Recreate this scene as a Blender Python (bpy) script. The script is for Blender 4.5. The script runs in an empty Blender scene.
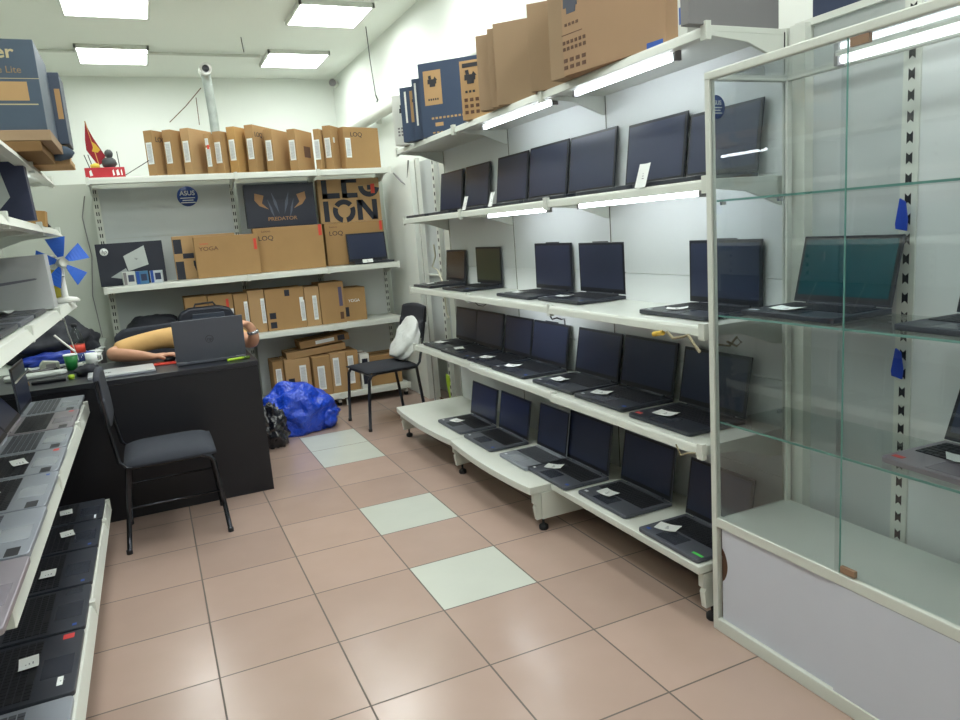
import bpy, bmesh, math, random
from mathutils import Vector, Matrix, noise
random.seed(7)
SC = bpy.context.scene
COL = SC.collection
PI = math.pi

# ---------------------------------------------------------------- materials
def lin(c):
    return tuple(((v/255)/12.92 if v/255 <= 0.04045 else ((v/255+0.055)/1.055)**2.4) for v in c)
MC = {}
def mat(name, rgb, rough=0.5, metal=0.0, var=0.06, scale=12.0, bump=0.0, bscale=60.0, coat=0.0, spec=0.5, stretch=None):
    if name in MC: return MC[name]
    m = bpy.data.materials.new(name); m.use_nodes = True
    nt = m.node_tree; n = nt.nodes; l = nt.links
    b = n['Principled BSDF']
    c = lin(rgb)
    tc = n.new('ShaderNodeTexCoord'); mp = n.new('ShaderNodeMapping')
    l.new(tc.outputs['Object'], mp.inputs['Vector'])
    if stretch: mp.inputs['Scale'].default_value = stretch
    no = n.new('ShaderNodeTexNoise'); no.inputs['Scale'].default_value = scale; no.inputs['Detail'].default_value = 4
    l.new(mp.outputs[0], no.inputs['Vector'])
    mx = n.new('ShaderNodeMix'); mx.data_type = 'RGBA'
    mx.inputs['A'].default_value = (*[v*(1-var) for v in c], 1)
    mx.inputs['B'].default_value = (*[min(1, v*(1+var)) for v in c], 1)
    l.new(no.outputs['Fac'], mx.inputs['Factor']); l.new(mx.outputs['Result'], b.inputs['Base Color'])
    b.inputs['Roughness'].default_value = rough; b.inputs['Metallic'].default_value = metal
    b.inputs['Specular IOR Level'].default_value = spec
    if coat: b.inputs['Coat Weight'].default_value = coat; b.inputs['Coat Roughness'].default_value = 0.08
    if bump:
        n2 = n.new('ShaderNodeTexNoise'); n2.inputs['Scale'].default_value = bscale
        l.new(mp.outputs[0], n2.inputs['Vector'])
        bp = n.new('ShaderNodeBump'); bp.inputs['Strength'].default_value = bump; bp.inputs['Distance'].default_value = 0.01
        l.new(n2.outputs['Fac'], bp.inputs['Height']); l.new(bp.outputs[0], b.inputs['Normal'])
    MC[name] = m; return m
def emis(name, rgb, s):
    if name in MC: return MC[name]
    m = bpy.data.materials.new(name); m.use_nodes = True
    nt = m.node_tree; nt.nodes.clear()
    e = nt.nodes.new('ShaderNodeEmission'); o = nt.nodes.new('ShaderNodeOutputMaterial')
    e.inputs[0].default_value = (*rgb, 1); e.inputs[1].default_value = s
    nt.links.new(e.outputs[0], o.inputs[0]); MC[name] = m; return m
def glassm(name, tint, refl_rough=0.0):
    # thin architectural glass: clear sheet plus mirror reflection by fresnel
    m = bpy.data.materials.new(name); m.use_nodes = True
    nt = m.node_tree; nt.nodes.clear(); n = nt.nodes; l = nt.links
    t = n.new('ShaderNodeBsdfTransparent'); t.inputs[0].default_value = (*tint, 1)
    g = n.new('ShaderNodeBsdfGlossy'); g.inputs['Roughness'].default_value = refl_rough
    lw = n.new('ShaderNodeLayerWeight'); lw.inputs[0].default_value = 0.5
    pw = n.new('ShaderNodeMath'); pw.operation='POWER'; l.new(lw.outputs['Facing'],pw.inputs[0]); pw.inputs[1].default_value=4.0
    f = n.new('ShaderNodeMath'); f.operation='MULTIPLY_ADD'; l.new(pw.outputs[0],f.inputs[0]); f.inputs[1].default_value=0.9; f.inputs[2].default_value=0.035
    x = n.new('ShaderNodeMixShader'); o = n.new('ShaderNodeOutputMaterial')
    l.new(f.outputs[0], x.inputs[0]); l.new(t.outputs[0], x.inputs[1]); l.new(g.outputs[0], x.inputs[2]); l.new(x.outputs[0], o.inputs[0])
    return m
WHITE_METAL = mat('white_powder_coat', (214,218,210), 0.35, var=0.03)
PANEL = mat('white_panel', (222,226,226), 0.45, var=0.02, scale=3)
PANEL_GREY = mat('grey_panel', (196,202,202), 0.5, var=0.03, scale=3)
SLOT = mat('slot_dark', (22,24,30), 0.8)
GAPSHADE = mat('gap_shade', (30,34,40), 0.8)
RUBBER = mat('black_rubber', (25,25,28), 0.7)
CARD = mat('cardboard', (170,136,94), 0.85, var=0.10, scale=6, bump=0.05, bscale=40, spec=0.2)
CARD2 = mat('cardboard_light', (182,149,108), 0.85, var=0.08, scale=6, bump=0.05, bscale=40, spec=0.2)
CARD3 = mat('cardboard_pale', (160,136,110), 0.85, var=0.08, scale=5, bump=0.05, bscale=40, spec=0.2)
CARDIN = mat('cardboard_edge', (126,98,66), 0.9, spec=0.2)
ORANGE_CARD = mat('cardboard_orange', (186,146,92), 0.8, spec=0.2)
NAVY = mat('printed_navy', (44,54,78), 0.5, var=0.05)
NAVY2 = mat('printed_black', (34,38,52), 0.45, var=0.05)
PAPER = mat('white_paper', (236,240,238), 0.6, var=0.03)
INK = mat('ink_dark', (40,40,46), 0.6)
INKB = mat('ink_brown', (92,62,44), 0.6)
INKG = mat('ink_gold', (214,160,92), 0.5)
RED = mat('red_print', (214,70,52), 0.5)
CREAM = mat('cream_box', (224,226,220), 0.55)
GREYBOX = mat('grey_box', (128,126,128), 0.6)
SILVER = mat('silver_plastic', (150,156,166), 0.35, metal=0.3, var=0.03)
GREYLAP = mat('grey_laptop_shell', (88,92,102), 0.4, metal=0.2, var=0.03)
BLACKLAP = mat('black_laptop_shell', (44,48,58), 0.4, var=0.05, coat=0.1)
KEYD = mat('key_black', (30,32,38), 0.5)
KEYW = mat('keyboard_well', (46,48,56), 0.5)
KEYS = mat('key_grey', (80,84,92), 0.5)
PADD = mat('touchpad_dark', (52,56,66), 0.25)
PADS = mat('touchpad_silver', (166,172,180), 0.25, metal=0.2)
DISPLAY = mat('display_dark', (42,50,76), 0.3, var=0.15, scale=2, spec=0.5)  # blue-grey glare on the screens is put into this base colour
BEZEL = mat('bezel_black', (24,26,34), 0.4)
STICKB = mat('sticker_blue', (40,84,170), 0.4)
STICKW = mat('sticker_white', (220,224,230), 0.4)
STICKG = mat('sticker_green', (80,200,90), 0.4)
STICKR = mat('sticker_red', (206,62,60), 0.4)
BLACK_DESK = mat('black_laminate', (18,19,27), 0.45, var=0.12, scale=4)
DESK_TOP = mat('black_laminate_top', (34,36,44), 0.35, var=0.1)
BLACK_FAB = mat('black_fabric', (32,35,44), 0.8, var=0.2, scale=40, bump=0.1, bscale=300)
GREY_FAB = mat('grey_fabric', (48,52,62), 0.85, var=0.15, scale=30, bump=0.1, bscale=300)
CHROME = mat('dark_chrome', (66,68,74), 0.16, metal=0.85)
CHROMEB = mat('bright_chrome', (190,192,196), 0.15, metal=0.9)
LAMP = emis('lamp_panel', (0.96,1.0,0.965), 17.0)
TUBE = emis('tube_glow', (0.88,0.95,1.0), 17.0)
TUBE2 = emis('tube_glow_cabinet', (0.95,1.0,1.0), 4.0)
GLASS = glassm('clear_glass', (0.95,0.965,0.97))
GLASS_TOP = glassm('green_shelf_glass', (0.92,0.955,0.95))
GLASS_EDGE = mat('glass_edge_green', (110,160,150), 0.2)

# ---------------------------------------------------------------- mesh helper
class M:
    def __init__(s): s.v=[]; s.f=[]; s.mi=[]; s.sm=[]
    def add(s, vs, fs, mi=0, smooth=False, T=None):
        o=len(s.v)
        s.v += [tuple(T @ Vector(p)) if T is not None else tuple(p) for p in vs]
        for f in fs: s.f.append([o+i for i in f]); s.mi.append(mi); s.sm.append(smooth)
        return s
    def box(s, x0,x1,y0,y1,z0,z1, mi=0, T=None):
        x0,x1=sorted((x0,x1)); y0,y1=sorted((y0,y1)); z0,z1=sorted((z0,z1))
        v=[(x0,y0,z0),(x1,y0,z0),(x1,y1,z0),(x0,y1,z0),(x0,y0,z1),(x1,y0,z1),(x1,y1,z1),(x0,y1,z1)]
        return s.add(v,[(0,3,2,1),(4,5,6,7),(0,1,5,4),(1,2,6,5),(2,3,7,6),(3,0,4,7)],mi,False,T)
    def prism(s, poly, axis, a, b, mi=0, T=None, smooth=False):
        # poly: 2D points; axis: extrusion axis ; the two other axes in order
        ar=sum(poly[i][0]*poly[(i+1)%len(poly)][1]-poly[(i+1)%len(poly)][0]*poly[i][1] for i in range(len(poly)))
        if (ar<0) != (axis=='y'): poly=poly[::-1]
        def P(p,t):
            return {'x':(t,p[0],p[1]),'y':(p[0],t,p[1]),'z':(p[0],p[1],t)}[axis]
        n=len(poly); a,b=sorted((a,b))
        v=[P(p,a) for p in poly]+[P(p,b) for p in poly]
        f=[tuple(range(n))[::-1],tuple(range(n,2*n))]+[(i,(i+1)%n,n+(i+1)%n,n+i) for i in range(n)]
        return s.add(v,f,mi,smooth,T)
    def tube(s, pts, r, n=8, mi=0, cap=True, T=None):
        pts=[Vector(p) for p in pts]; m=len(pts); rs=r if isinstance(r,(list,tuple)) else [r]*m
        v=[]; f=[]; up=None
        for i,p in enumerate(pts):
            d=(pts[min(i+1,m-1)]-pts[max(i-1,0)]).normalized()
            if up is None: up=Vector((0,0,1)) if abs(d.z)<0.9 else Vector((1,0,0))
            a=d.cross(up)
            if a.length<1e-5: a=d.cross(Vector((1,0,0)))
            a.normalize(); b=a.cross(d).normalized(); up=b
            for k in range(n):
                t=2*PI*k/n; v.append(p+(a*math.cos(t)+b*math.sin(t))*rs[i])
        for i in range(m-1):
            for k in range(n):
                f.append((i*n+k,i*n+(k+1)%n,(i+1)*n+(k+1)%n,(i+1)*n+k))
        if cap: f.append(tuple(range(n))); f.append(tuple(range((m-1)*n,m*n))[::-1])
        return s.add(v,[tuple(reversed(q)) for q in f],mi,True,T)
    def lathe(s, prof, c=(0,0,0), n=24, mi=0, T=None):
        v=[];f=[];m=len(prof)
        for r,z in prof:
            for k in range(n):
                t=2*PI*k/n; v.append((c[0]+r*math.cos(t),c[1]+r*math.sin(t),c[2]+z))
        for i in range(m-1):
            for k in range(n): f.append((i*n+k,i*n+(k+1)%n,(i+1)*n+(k+1)%n,(i+1)*n+k))
        f.append(tuple(range(n))[::-1]); f.append(tuple(range((m-1)*n,m*n)))
        return s.add(v,f,mi,True,T)
    def blob(s, c, r, n=24, m=16, amp=0.1, fr=3.0, seed=0, mi=0, T=None, flat=None, sharp=False):
        v=[];f=[]
        for i in range(m+1):
            ph=PI*i/m
            for k in range(n):
                t=2*PI*k/n
                d=Vector((math.sin(ph)*math.cos(t),math.sin(ph)*math.sin(t),math.cos(ph)))
                q=noise.noise(d*fr+Vector((seed*7.1,seed,0)))
                if sharp: q=abs(q)*1.6-0.4; q+=0.35*abs(noise.noise(d*fr*2.7+Vector((seed,3,1))))
                k2=1+amp*q
                p=Vector((c[0]+d.x*r[0]*k2,c[1]+d.y*r[1]*k2,c[2]+d.z*r[2]*k2))
                if flat is not None and p.z<flat: p.z=flat+0.02*(p.z-flat)
                v.append(p)
        for i in range(m):
            for k in range(n): f.append((i*n+k,(i+1)*n+k,(i+1)*n+(k+1)%n,i*n+(k+1)%n))
        return s.add(v,f,mi,True,T)
    def build(s, name, ms, parent=None, loc=None, bevel=0, rot=None, smooth_angle=None):
        me=bpy.data.meshes.new(name); me.from_pydata([tuple(p) for p in s.v],[],s.f); me.validate()
        if not isinstance(ms,(list,tuple)): ms=[ms]
        for m in ms: me.materials.append(m)
        if len(me.polygons)==len(s.f):
            for p,i,q in zip(me.polygons,s.mi,s.sm): p.material_index=i; p.use_smooth=q
        o=bpy.data.objects.new(name,me); COL.objects.link(o)
        if parent is not None: o.parent=parent
        if loc: o.location=loc
        if rot: o.rotation_euler=rot
        if bevel:
            b=o.modifiers.new('bevel','BEVEL'); b.width=bevel; b.segments=2; b.limit_method='ANGLE'; b.angle_limit=0.6; b.harden_normals=False
        return o
def tag(o, label=None, cat=None, group=None, kind=None):
    if label: o['label']=label
    if cat: o['category']=cat
    if group: o['group']=group
    if kind: o['kind']=kind
    return o
def thing(name, label, cat, loc=(0,0,0), rz=0, group=None, rot=None):
    o=bpy.data.objects.new(name,None); COL.objects.link(o); o.empty_display_size=0.05
    o.location=loc; o.rotation_euler=rot if rot else (0,0,rz)
    return tag(o,label,cat,group)
def struct(name, m, ms, **k): return tag(m.build(name,ms,**k),kind='structure')
def text(s, size, m, parent, name, loc, rot=(PI/2,0,0), ext=0.0006, align='CENTER', sx=1.0, bold=0.0, shear=0):
    c=bpy.data.curves.new(name,'FONT'); c.body=s; c.size=size; c.extrude=ext; c.align_x=align; c.align_y='CENTER'; c.offset=bold; c.shear=shear
    o=bpy.data.objects.new(name,c); COL.objects.link(o)
    dg=bpy.context.evaluated_depsgraph_get()
    me=bpy.data.meshes.new_from_object(o.evaluated_get(dg))
    COL.objects.unlink(o); bpy.data.objects.remove(o)
    me.name=name; me.materials.clear(); me.materials.append(m)
    o=bpy.data.objects.new(name,me); COL.objects.link(o); o.parent=parent; o.location=loc; o.rotation_euler=rot; o.scale=(sx,1,1)
    return o
def RT(loc, rx=0, ry=0, rz=0):
    return Matrix.Translation(loc) @ Matrix.Rotation(rz,4,'Z') @ Matrix.Rotation(ry,4,'Y') @ Matrix.Rotation(rx,4,'X')
ORD=['first','second','third','fourth','fifth','sixth','seventh','eighth','ninth','tenth','eleventh','twelfth','thirteenth','fourteenth']

# ---------------------------------------------------------------- camera
CAM=Vector((-0.82972,-2.36766,1.39464))
yaw,pit,rol=0.418565935,0.179838730,-0.074968441
f=Vector((math.sin(yaw)*math.cos(pit),math.cos(yaw)*math.cos(pit),-math.sin(pit)))
r=f.cross(Vector((0,0,1))).normalized(); u=r.cross(f)
rr=math.cos(rol)*r+math.sin(rol)*u; uu=-math.sin(rol)*r+math.cos(rol)*u
cam=bpy.data.cameras.new('camera'); co=bpy.data.objects.new('camera',cam); COL.objects.link(co)
mw=Matrix((( rr.x,uu.x,-f.x,CAM.x),(rr.y,uu.y,-f.y,CAM.y),(rr.z,uu.z,-f.z,CAM.z),(0,0,0,1)))
co.matrix_world=mw; cam.sensor_width=36; cam.sensor_fit='HORIZONTAL'; cam.lens=36*723.8/960; cam.clip_start=0.02
SC.camera=co
SC.view_settings.view_transform='Standard'; SC.view_settings.look='None'; SC.view_settings.gamma=1; SC.view_settings.exposure=0.08
w=bpy.data.worlds.new('world'); SC.world=w; w.use_nodes=True
w.node_tree.nodes['Background'].inputs[0].default_value=(0.8,0.9,0.85,1); w.node_tree.nodes['Background'].inputs[1].default_value=0.05

# ---------------------------------------------------------------- room
XL,XR,YB,YF,ZC=-1.78,1.42,6.28,-4.4,3.2
WALL=mat('wall_paint', (228,233,227), 0.75, var=0.02, scale=2, bump=0.02)
WALLG=mat('grey_wall_paint', (188,194,184), 0.7, var=0.04, scale=2)
CEIL=mat('ceiling_paint', (232,237,230), 0.8, var=0.02, scale=1)
def tile_mat(name, rgb, dirt):
    m=bpy.data.materials.new(name); m.use_nodes=True; nt=m.node_tree; n=nt.nodes; l=nt.links; b=n['Principled BSDF']
    tc=n.new('ShaderNodeTexCoord'); sep=n.new('ShaderNodeSeparateXYZ'); l.new(tc.outputs['Object'],sep.inputs[0])
    def math_(op,a,bv=None):
        q=n.new('ShaderNodeMath'); q.operation=op
        if hasattr(a,'links'): l.new(a,q.inputs[0])
        else: q.inputs[0].default_value=a
        if bv is not None:
            if hasattr(bv,'links'): l.new(bv,q.inputs[1])
            else: q.inputs[1].default_value=bv
        return q.outputs[0]
    cells=[];edges=[]
    for ax in ('X','Y'):
        s_=math_('DIVIDE',sep.outputs[ax],0.4); cells.append(math_('FLOOR',s_)); fr=math_('FRACT',s_)
        edges.append(math_('MINIMUM',fr,math_('SUBTRACT',1.0,fr)))
    e=math_('MINIMUM',edges[0],edges[1]); g=math_('LESS_THAN',e,0.0075)
    cb=n.new('ShaderNodeCombineXYZ'); l.new(cells[0],cb.inputs[0]); l.new(cells[1],cb.inputs[1])
    wn=n.new('ShaderNodeTexWhiteNoise'); wn.noise_dimensions='3D'; l.new(cb.outputs[0],wn.inputs[0])
    c=lin(rgb)
    mx=n.new('ShaderNodeMix'); mx.data_type='RGBA'; mx.inputs['A'].default_value=(*[v*0.93 for v in c],1); mx.inputs['B'].default_value=(*[v*1.07 for v in c],1)
    l.new(wn.outputs['Value'],mx.inputs['Factor'])
    no=n.new('ShaderNodeTexNoise'); no.inputs['Scale'].default_value=5; no.inputs['Detail'].default_value=3; l.new(tc.outputs['Object'],no.inputs[0])
    m2=n.new('ShaderNodeMix'); m2.data_type='RGBA'; m2.blend_type='MULTIPLY'; m2.inputs['Factor'].default_value=dirt
    l.new(mx.outputs['Result'],m2.inputs['A']); l.new(no.outputs['Fac'],m2.inputs['B'])
    cr=n.new('ShaderNodeMix'); cr.data_type='RGBA'; l.new(g,cr.inputs['Factor']); l.new(mx.outputs['Result'],cr.inputs['A']); cr.inputs['B'].default_value=(*lin((92,82,74)),1)
    l.new(m2.outputs['Result'],cr.inputs['A'])
    l.new(cr.outputs['Result'],b.inputs['Base Color'])
    rg=math_('ADD',math_('MULTIPLY',no.outputs['Fac'],0.18),0.12); rg2=math_('ADD',rg,math_('MULTIPLY',g,0.4)); l.new(rg2,b.inputs['Roughness'])
    bp=n.new('ShaderNodeBump'); bp.inputs['Strength'].default_value=0.25; bp.inputs['Distance'].default_value=0.003; bp.invert=True
    l.new(g,bp.inputs['Height']); l.new(bp.outputs[0],b.inputs['Normal'])
    return m
TP=tile_mat('pink_beige_tile',(178,154,142),0.12); TW=tile_mat('white_green_tile',(196,200,190),0.08)
fl=M(); i0,i1,j0,j1=-5,4,-11,16
light={(0,0),(0,2),(0,5),(0,6)}
for i in range(i0,i1):
    for j in range(j0,j1):
        x0=max(i*.4,XL) if i>i0 else XL; x1=(i+1)*.4 if i<i1-1 else XR; 
        fl.add([(x0,j*.4,0),(x1,j*.4,0),(x1,(j+1)*.4,0),(x0,(j+1)*.4,0)],[(0,1,2,3)],1 if (i,j) in light else 0)
struct('floor',fl,[TP,TW])
struct('ceiling',M().box(XL,XR,YF,YB,ZC,ZC+.05),CEIL)
struct('wall_right',M().box(XR,XR+.1,YF,YB,0,ZC),WALL)
struct('wall_left',M().box(XL-.1,XL,YF,YB,0,ZC),WALLG)
struct('wall_back',M().box(XL,XR,YB,YB+.1,0,ZC),WALL)
struct('wall_front',M().box(XL,XR,YF-.1,YF,0,ZC),WALL)
struct('wall_partition',M().box(XL,1.22,4.08,4.18,0,1.95),WALLG)
struct('wall_column',M().box(1.2,1.3,3.3,4.06,0,1.96),WALL)

# ceiling lights
def ceiling_light(x,y,label):
    t=thing('ceiling_light',label,'ceiling light',(x,y,ZC),group='square ceiling light panels')
    fr=M(); h=.2975
    for a in ((-h,h,-h,-h+.018),(-h,h,h-.018,h),(-h,-h+.018,-h,h),(h-.018,h,-h,h)): fr.box(*a,-.035,0)
    fr.build('frame',WHITE_METAL,t)
    M().box(-h+.018,h-.018,-h+.018,h-.018,-.033,-.02).build('diffuser',LAMP,t)
for i,y in enumerate((5.3,3.79,2.28,.78,-.72,-2.22)):
    for x,s_ in ((-.83,'left'),(.80,'right')):
        lab=f'square ceiling panel light, {ORD[i]} from the back wall, row nearer the {s_} wall'
        ceiling_light(x,y,lab)

# ---------------------------------------------------------------- shelving
def bracket_mesh(m, xf, xb, y, z, w=0.012):
    d=1 if xb>xf else -1; L=abs(xb-xf)
    pts=[(0.0,0.0),(0.0,-.026),(.05,-.032),(.16,-.042),(.24,-.07),(.30,-.092),(L,-.096),(L,0.0)]
    m.prism([(xf+d*a,z+b) for a,b in pts],'y',y-w/2,y+w/2)
    m.box(xf-d*.008,xf+d*.012,y-.013,y+.013,z-.042,z+.012)       # rounded tip
def shelf(parent, xf, xb, y0, y1, z, lip=.032, slant=0.0, brackets=(), name='shelf', thick=.018, clip=True):
    d=1 if xb>xf else -1
    m=M(); m.prism([(xf,z-lip*.25),(xf+d*.004,z),(xb,z),(xb,z-thick),(xf+d*.03,z-thick),(xf+d*.02,z-lip),(xf-d*slant,z-lip)],'y',y0+.0015,y1-.0015)
    m.box(xf+d*.02,xf+d*.032,y0+.02,y1-.02,z-lip,z-thick)
    o=m.build(name,WHITE_METAL,parent,bevel=.0015)
    for by in brackets:
        b=M(); bracket_mesh(b,xf,xb,by,z-.001); b.build('bracket',WHITE_METAL,o,bevel=.001)
    return o
def upright(parent, x, y, z0, z1, face, ax='x', w=.03, plain=False):
    # slotted steel post; face = +1/-1 direction the slots look
    m=M()
    if ax=='x':
        m.box(x,x-face*.03,y-w/2,y+w/2,z0,z1)
        z=z0+.05
        if plain: m.box(x+face*.0006,x-face*.002,y-.0022,y+.0022,z0+.02,z1-.01,1); z=z1
        while z<z1-.03:
            m.prism([(y-.009,z),(y,z+.008),(y+.009,z),(y+.009,z+.032),(y,z+.024),(y-.009,z+.032)],'x',x+face*.0008,x-face*.002,1); z+=.055
    else:
        m.box(x-w/2,x+w/2,y,y-face*.03,z0,z1); z=z0+.05
        while z<z1-.03:
            m.box(x-.011,x-.004,y+face*.0008,y-face*.002,z,z+.028,1); m.box(x+.004,x+.011,y+face*.0008,y-face*.002,z,z+.028,1); z+=.055
    return m.build('upright',[WHITE_METAL,SLOT],parent)
JY=[2.34,1.36,.41,-.58]
XB=1.098
SZ={'top':1.94,'s2':1.492,'s3':1.032,'s4':.636}
SX={'top':(.775,.78,.785),'s2':(.778,.776,.778),'s3':(.782,.765,.755),'s4':(.775,.757,.738)}
bl=['wall shelving bay next to the back corner, full of laptops and boxes above','middle wall shelving bay with black laptops on every level','wall shelving bay ending at the glass cabinet, stocked with laptops']
bays=[]
for k in range(3):
    y1,y0=JY[k],JY[k+1]
    t=thing('shelving_bay','white steel '+bl[k],'shelving',(0,0,0),group='white shelving bays along the right wall')
    bays.append(t)
    for nm in ('top','s2','s3','s4'):
        shelf(t,SX[nm][k],XB,y0,y1,SZ[nm],brackets=(y0+.008,y1-.008) if k==0 else (y0+.008,),slant=.004)
    if k<2:
        xf=.605; n=14; poly=[]
        for i in range(n+1):
            s_=i/n; yy=y1-.002+(y0+.004-y1)*s_; poly.append((xf-.028*math.sin(PI*s_)**.8,yy))
        poly+=[(XB,y0+.002),(XB,y1-.002)]
        dk=M().prism(poly,'z',.185,.22).build('deck_board',WHITE_METAL,t,bevel=.003)
    else:
        M().prism([(.712,y0+.002),(.712,y1-.002),(XB,y1-.002),(XB,y0+.002)],'z',.192,.22).build('deck_board',WHITE_METAL,t,bevel=.003)
    # leg plates with feet
    for yy,xf in (((y1-.02,.625),) if k==0 else ())+((y0+.02,.625 if k<2 else .735),):
        pl=M(); 
        pl.prism([(xf,.184),(xf,.135),(xf+.012,.128),(xf+.004,.115),(xf+.012,.055),(xf+.33,.075),(XB,.075),(XB,.184)],'y',yy-.012,yy+.012)
        pl.build('leg_plate',WHITE_METAL,t,bevel=.002)
        ft=M(); ft.tube([(xf+.05,yy,.024),(xf+.05,yy,.075)],.006); ft.lathe([(.018,0),(.022,.004),(.022,.02),(.012,.028)],(xf+.05,yy,0),16)
        ft.build('foot',RUBBER,t)
    if k==1:
        M().box(.66,XB,y0-.004,y0+.004,.06,.184).build('side_skirt',WHITE_METAL,t)
    bp=M()
    for za,zb in ((.10,.45),(.453,.80),(.803,1.15),(1.153,1.50),(1.503,1.93)): bp.box(XB+.002,XB+.016,y0+.002,y1-.002,za,zb)
    bp.build('back_panel',PANEL,t)
    kp=M().box(.92,.93,y0+.03,y1-.035,.03,.183).build('kick_plate',WHITE_METAL,t)
    if k==0: upright(t,XB+.001,y1-.016,.0,1.94,-1,plain=True)
    upright(t,XB+.001,y0+.0,.0,1.94,-1,plain=True,w=.012)
# open skeleton past the last bay, towards the back corner
t=thing('shelving_skeleton','bare slotted shelving posts and grey panels between the laptop shelves and the back corner','shelving',(0,0,0))
upright(t,1.13,2.62,0,1.95,-1,w=.05)
M().box(1.14,1.16,2.36,2.52,.45,1.93).build('post_cover',WHITE_METAL,t)
for za,zb in ((.42,1.06),(1.07,1.50),(1.51,1.93)): M().box(1.19,1.20,2.40,3.12,za,zb).build('grey_panel',PANEL_GREY,t)
for z in (1.065,1.505): M().box(1.165,1.19,2.40,3.12,z-.006,z+.006).build('crossbar',WHITE_METAL,t)
upright(t,1.13,2.98,0,1.95,-1,w=.04,plain=True)
M().box(1.205,1.215,3.13,3.19,.0,1.93).build('painted_gap_shadow',GAPSHADE,t)  # dark strip standing in for the shadow between grey panels and column

# unit behind the glass cabinet
t=thing('shelving_back_unit','white slotted back panels standing behind the glass cabinet','shelving',(0,0,0))
M().box(1.135,1.15,-1.0,-.60,.05,1.93).build('back_panel',PANEL_GREY,t)
M().box(1.115,1.13,-2.1,-1.02,.05,1.93).build('back_panel',PANEL,t)
upright(t,1.11,-1.0,0,1.95,-1,w=.05)
M().box(1.098,1.135,-.66,-.60,.0,1.94).build('side_post',WHITE_METAL,t)
M().box(1.12,1.415,-2.1,-.60,1.93,1.95).build('top_board',WHITE_METAL,t)

# tube lights under the right shelves
def tube_light(x,y0,y1,z,label,grp,side=1,mat_=None):
    t=thing('tube_light',label,'light',(x,(y0+y1)/2,z),group=grp); h=abs(y1-y0)/2
    M().box(-.014,.014,-h,h,-.008,.0).build('batten',WHITE_METAL,t)
    M().tube([(0,-h+.01,-.018),(0,h-.01,-.018)],.0105,10).build('tube',mat_ or TUBE,t)
    for s_ in (-1,1): M().box(-.013,.013,s_*h-.006,s_*h+.006,-.032,0).build('end_cap',GREYBOX,t)
G1='white tube lights under the wall shelves'
tn={'top':'topmost shelf of the right wall','s2':'second shelf down the right wall','s3':'third shelf down the right wall'}
tube_light(.855,.43,1.14,1.921,'lit tube light under the '+tn['top']+', farther one',G1)
tube_light(.855,-.36,.26,1.921,'lit tube light under the '+tn['top']+', nearer the glass cabinet',G1)
tube_light(.855,.53,1.16,1.473,'lit tube light under the '+tn['s2']+', farther one',G1)
tube_light(.855,-.47,.27,1.473,'lit tube light under the '+tn['s2']+', nearer the glass cabinet',G1)
tube_light(.855,.65,1.26,1.013,'lit tube light under the '+tn['s3'],G1)

# ---- back wall shelving (faces the camera)
def yshelf(parent,x0,x1,yf,yb,z,brackets=(),lip=.045):
    m=M().prism([(yf,z-lip*.3),(yf+.004,z),(yb,z),(yb,z-.018),(yf+.03,z-.018),(yf+.02,z-lip),(yf-.003,z-lip)],'x',x0+.002,x1-.002)
    o=m.build('shelf',WHITE_METAL,parent,bevel=.0015)
    for bx in brackets:
        b=M(); L=yb-yf
        pts=[(0,0),(0,-.03),(.06,-.036),(.18,-.05),(.26,-.09),(L,-.1),(L,0)]
        b.prism([(yf+a,z-.001+c) for a,c in pts],'x',bx-.006,bx+.006); b.box(bx-.012,bx+.012,yf-.01,yf+.012,z-.05,z+.004); b.build('bracket',WHITE_METAL,o)
YBK=3.97
for (x0,x1),lb in (((-1.13,-.10),'white shelving bay on the back wall nearer the left wall'),((-.10,.535),'middle narrow bay of the white back wall shelving'),((.535,1.13),'white back wall shelving bay next to the right corner')):
    t=thing('shelving_bay',lb,'shelving',(0,0,0),group='white shelving bays on the back wall')
    first=x0<-1; last=x1>1
    for z in (1.948,1.168,.698,.113):
        if z==.698 and first: yshelf(t,-.62,x1,3.59,YBK-.005,z,(x1-.01,)); continue
        yshelf(t,x0,x1,3.575,YBK-.005,z,((x0+.01,) if first else ())+(x1-.01,))
    bp=M()
    for za,zb in ((.12,.64),(.643,1.12),(1.123,1.52),(1.523,1.90)): bp.box(x0+.03,x1-.002,YBK+.004,YBK+.016,za,zb)
    bp.build('back_panel',PANEL_GREY if x0<0 else PANEL,t)
    if first: upright(t,x0+.025,YBK-.003,0,1.91,-1,'y',w=.05)
    upright(t,x1-.01,YBK-.003,0,1.91,-1,'y')
    for xx in ((x0+.05,x1-.03) if first else (x1-.03,)):
        M().box(xx-.012,xx+.012,3.60,YBK-.01,.03,.055).build('base_leg',WHITE_METAL,t)
        M().lathe([(.018,0),(.02,.02),(.01,.03)],(xx,3.63,0),12).build('foot',RUBBER,t)
    if last: M().box(x0+.02,x0+.05,3.585,3.6,.0,.055).build('foot_plate',WHITE_METAL,t)

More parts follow.
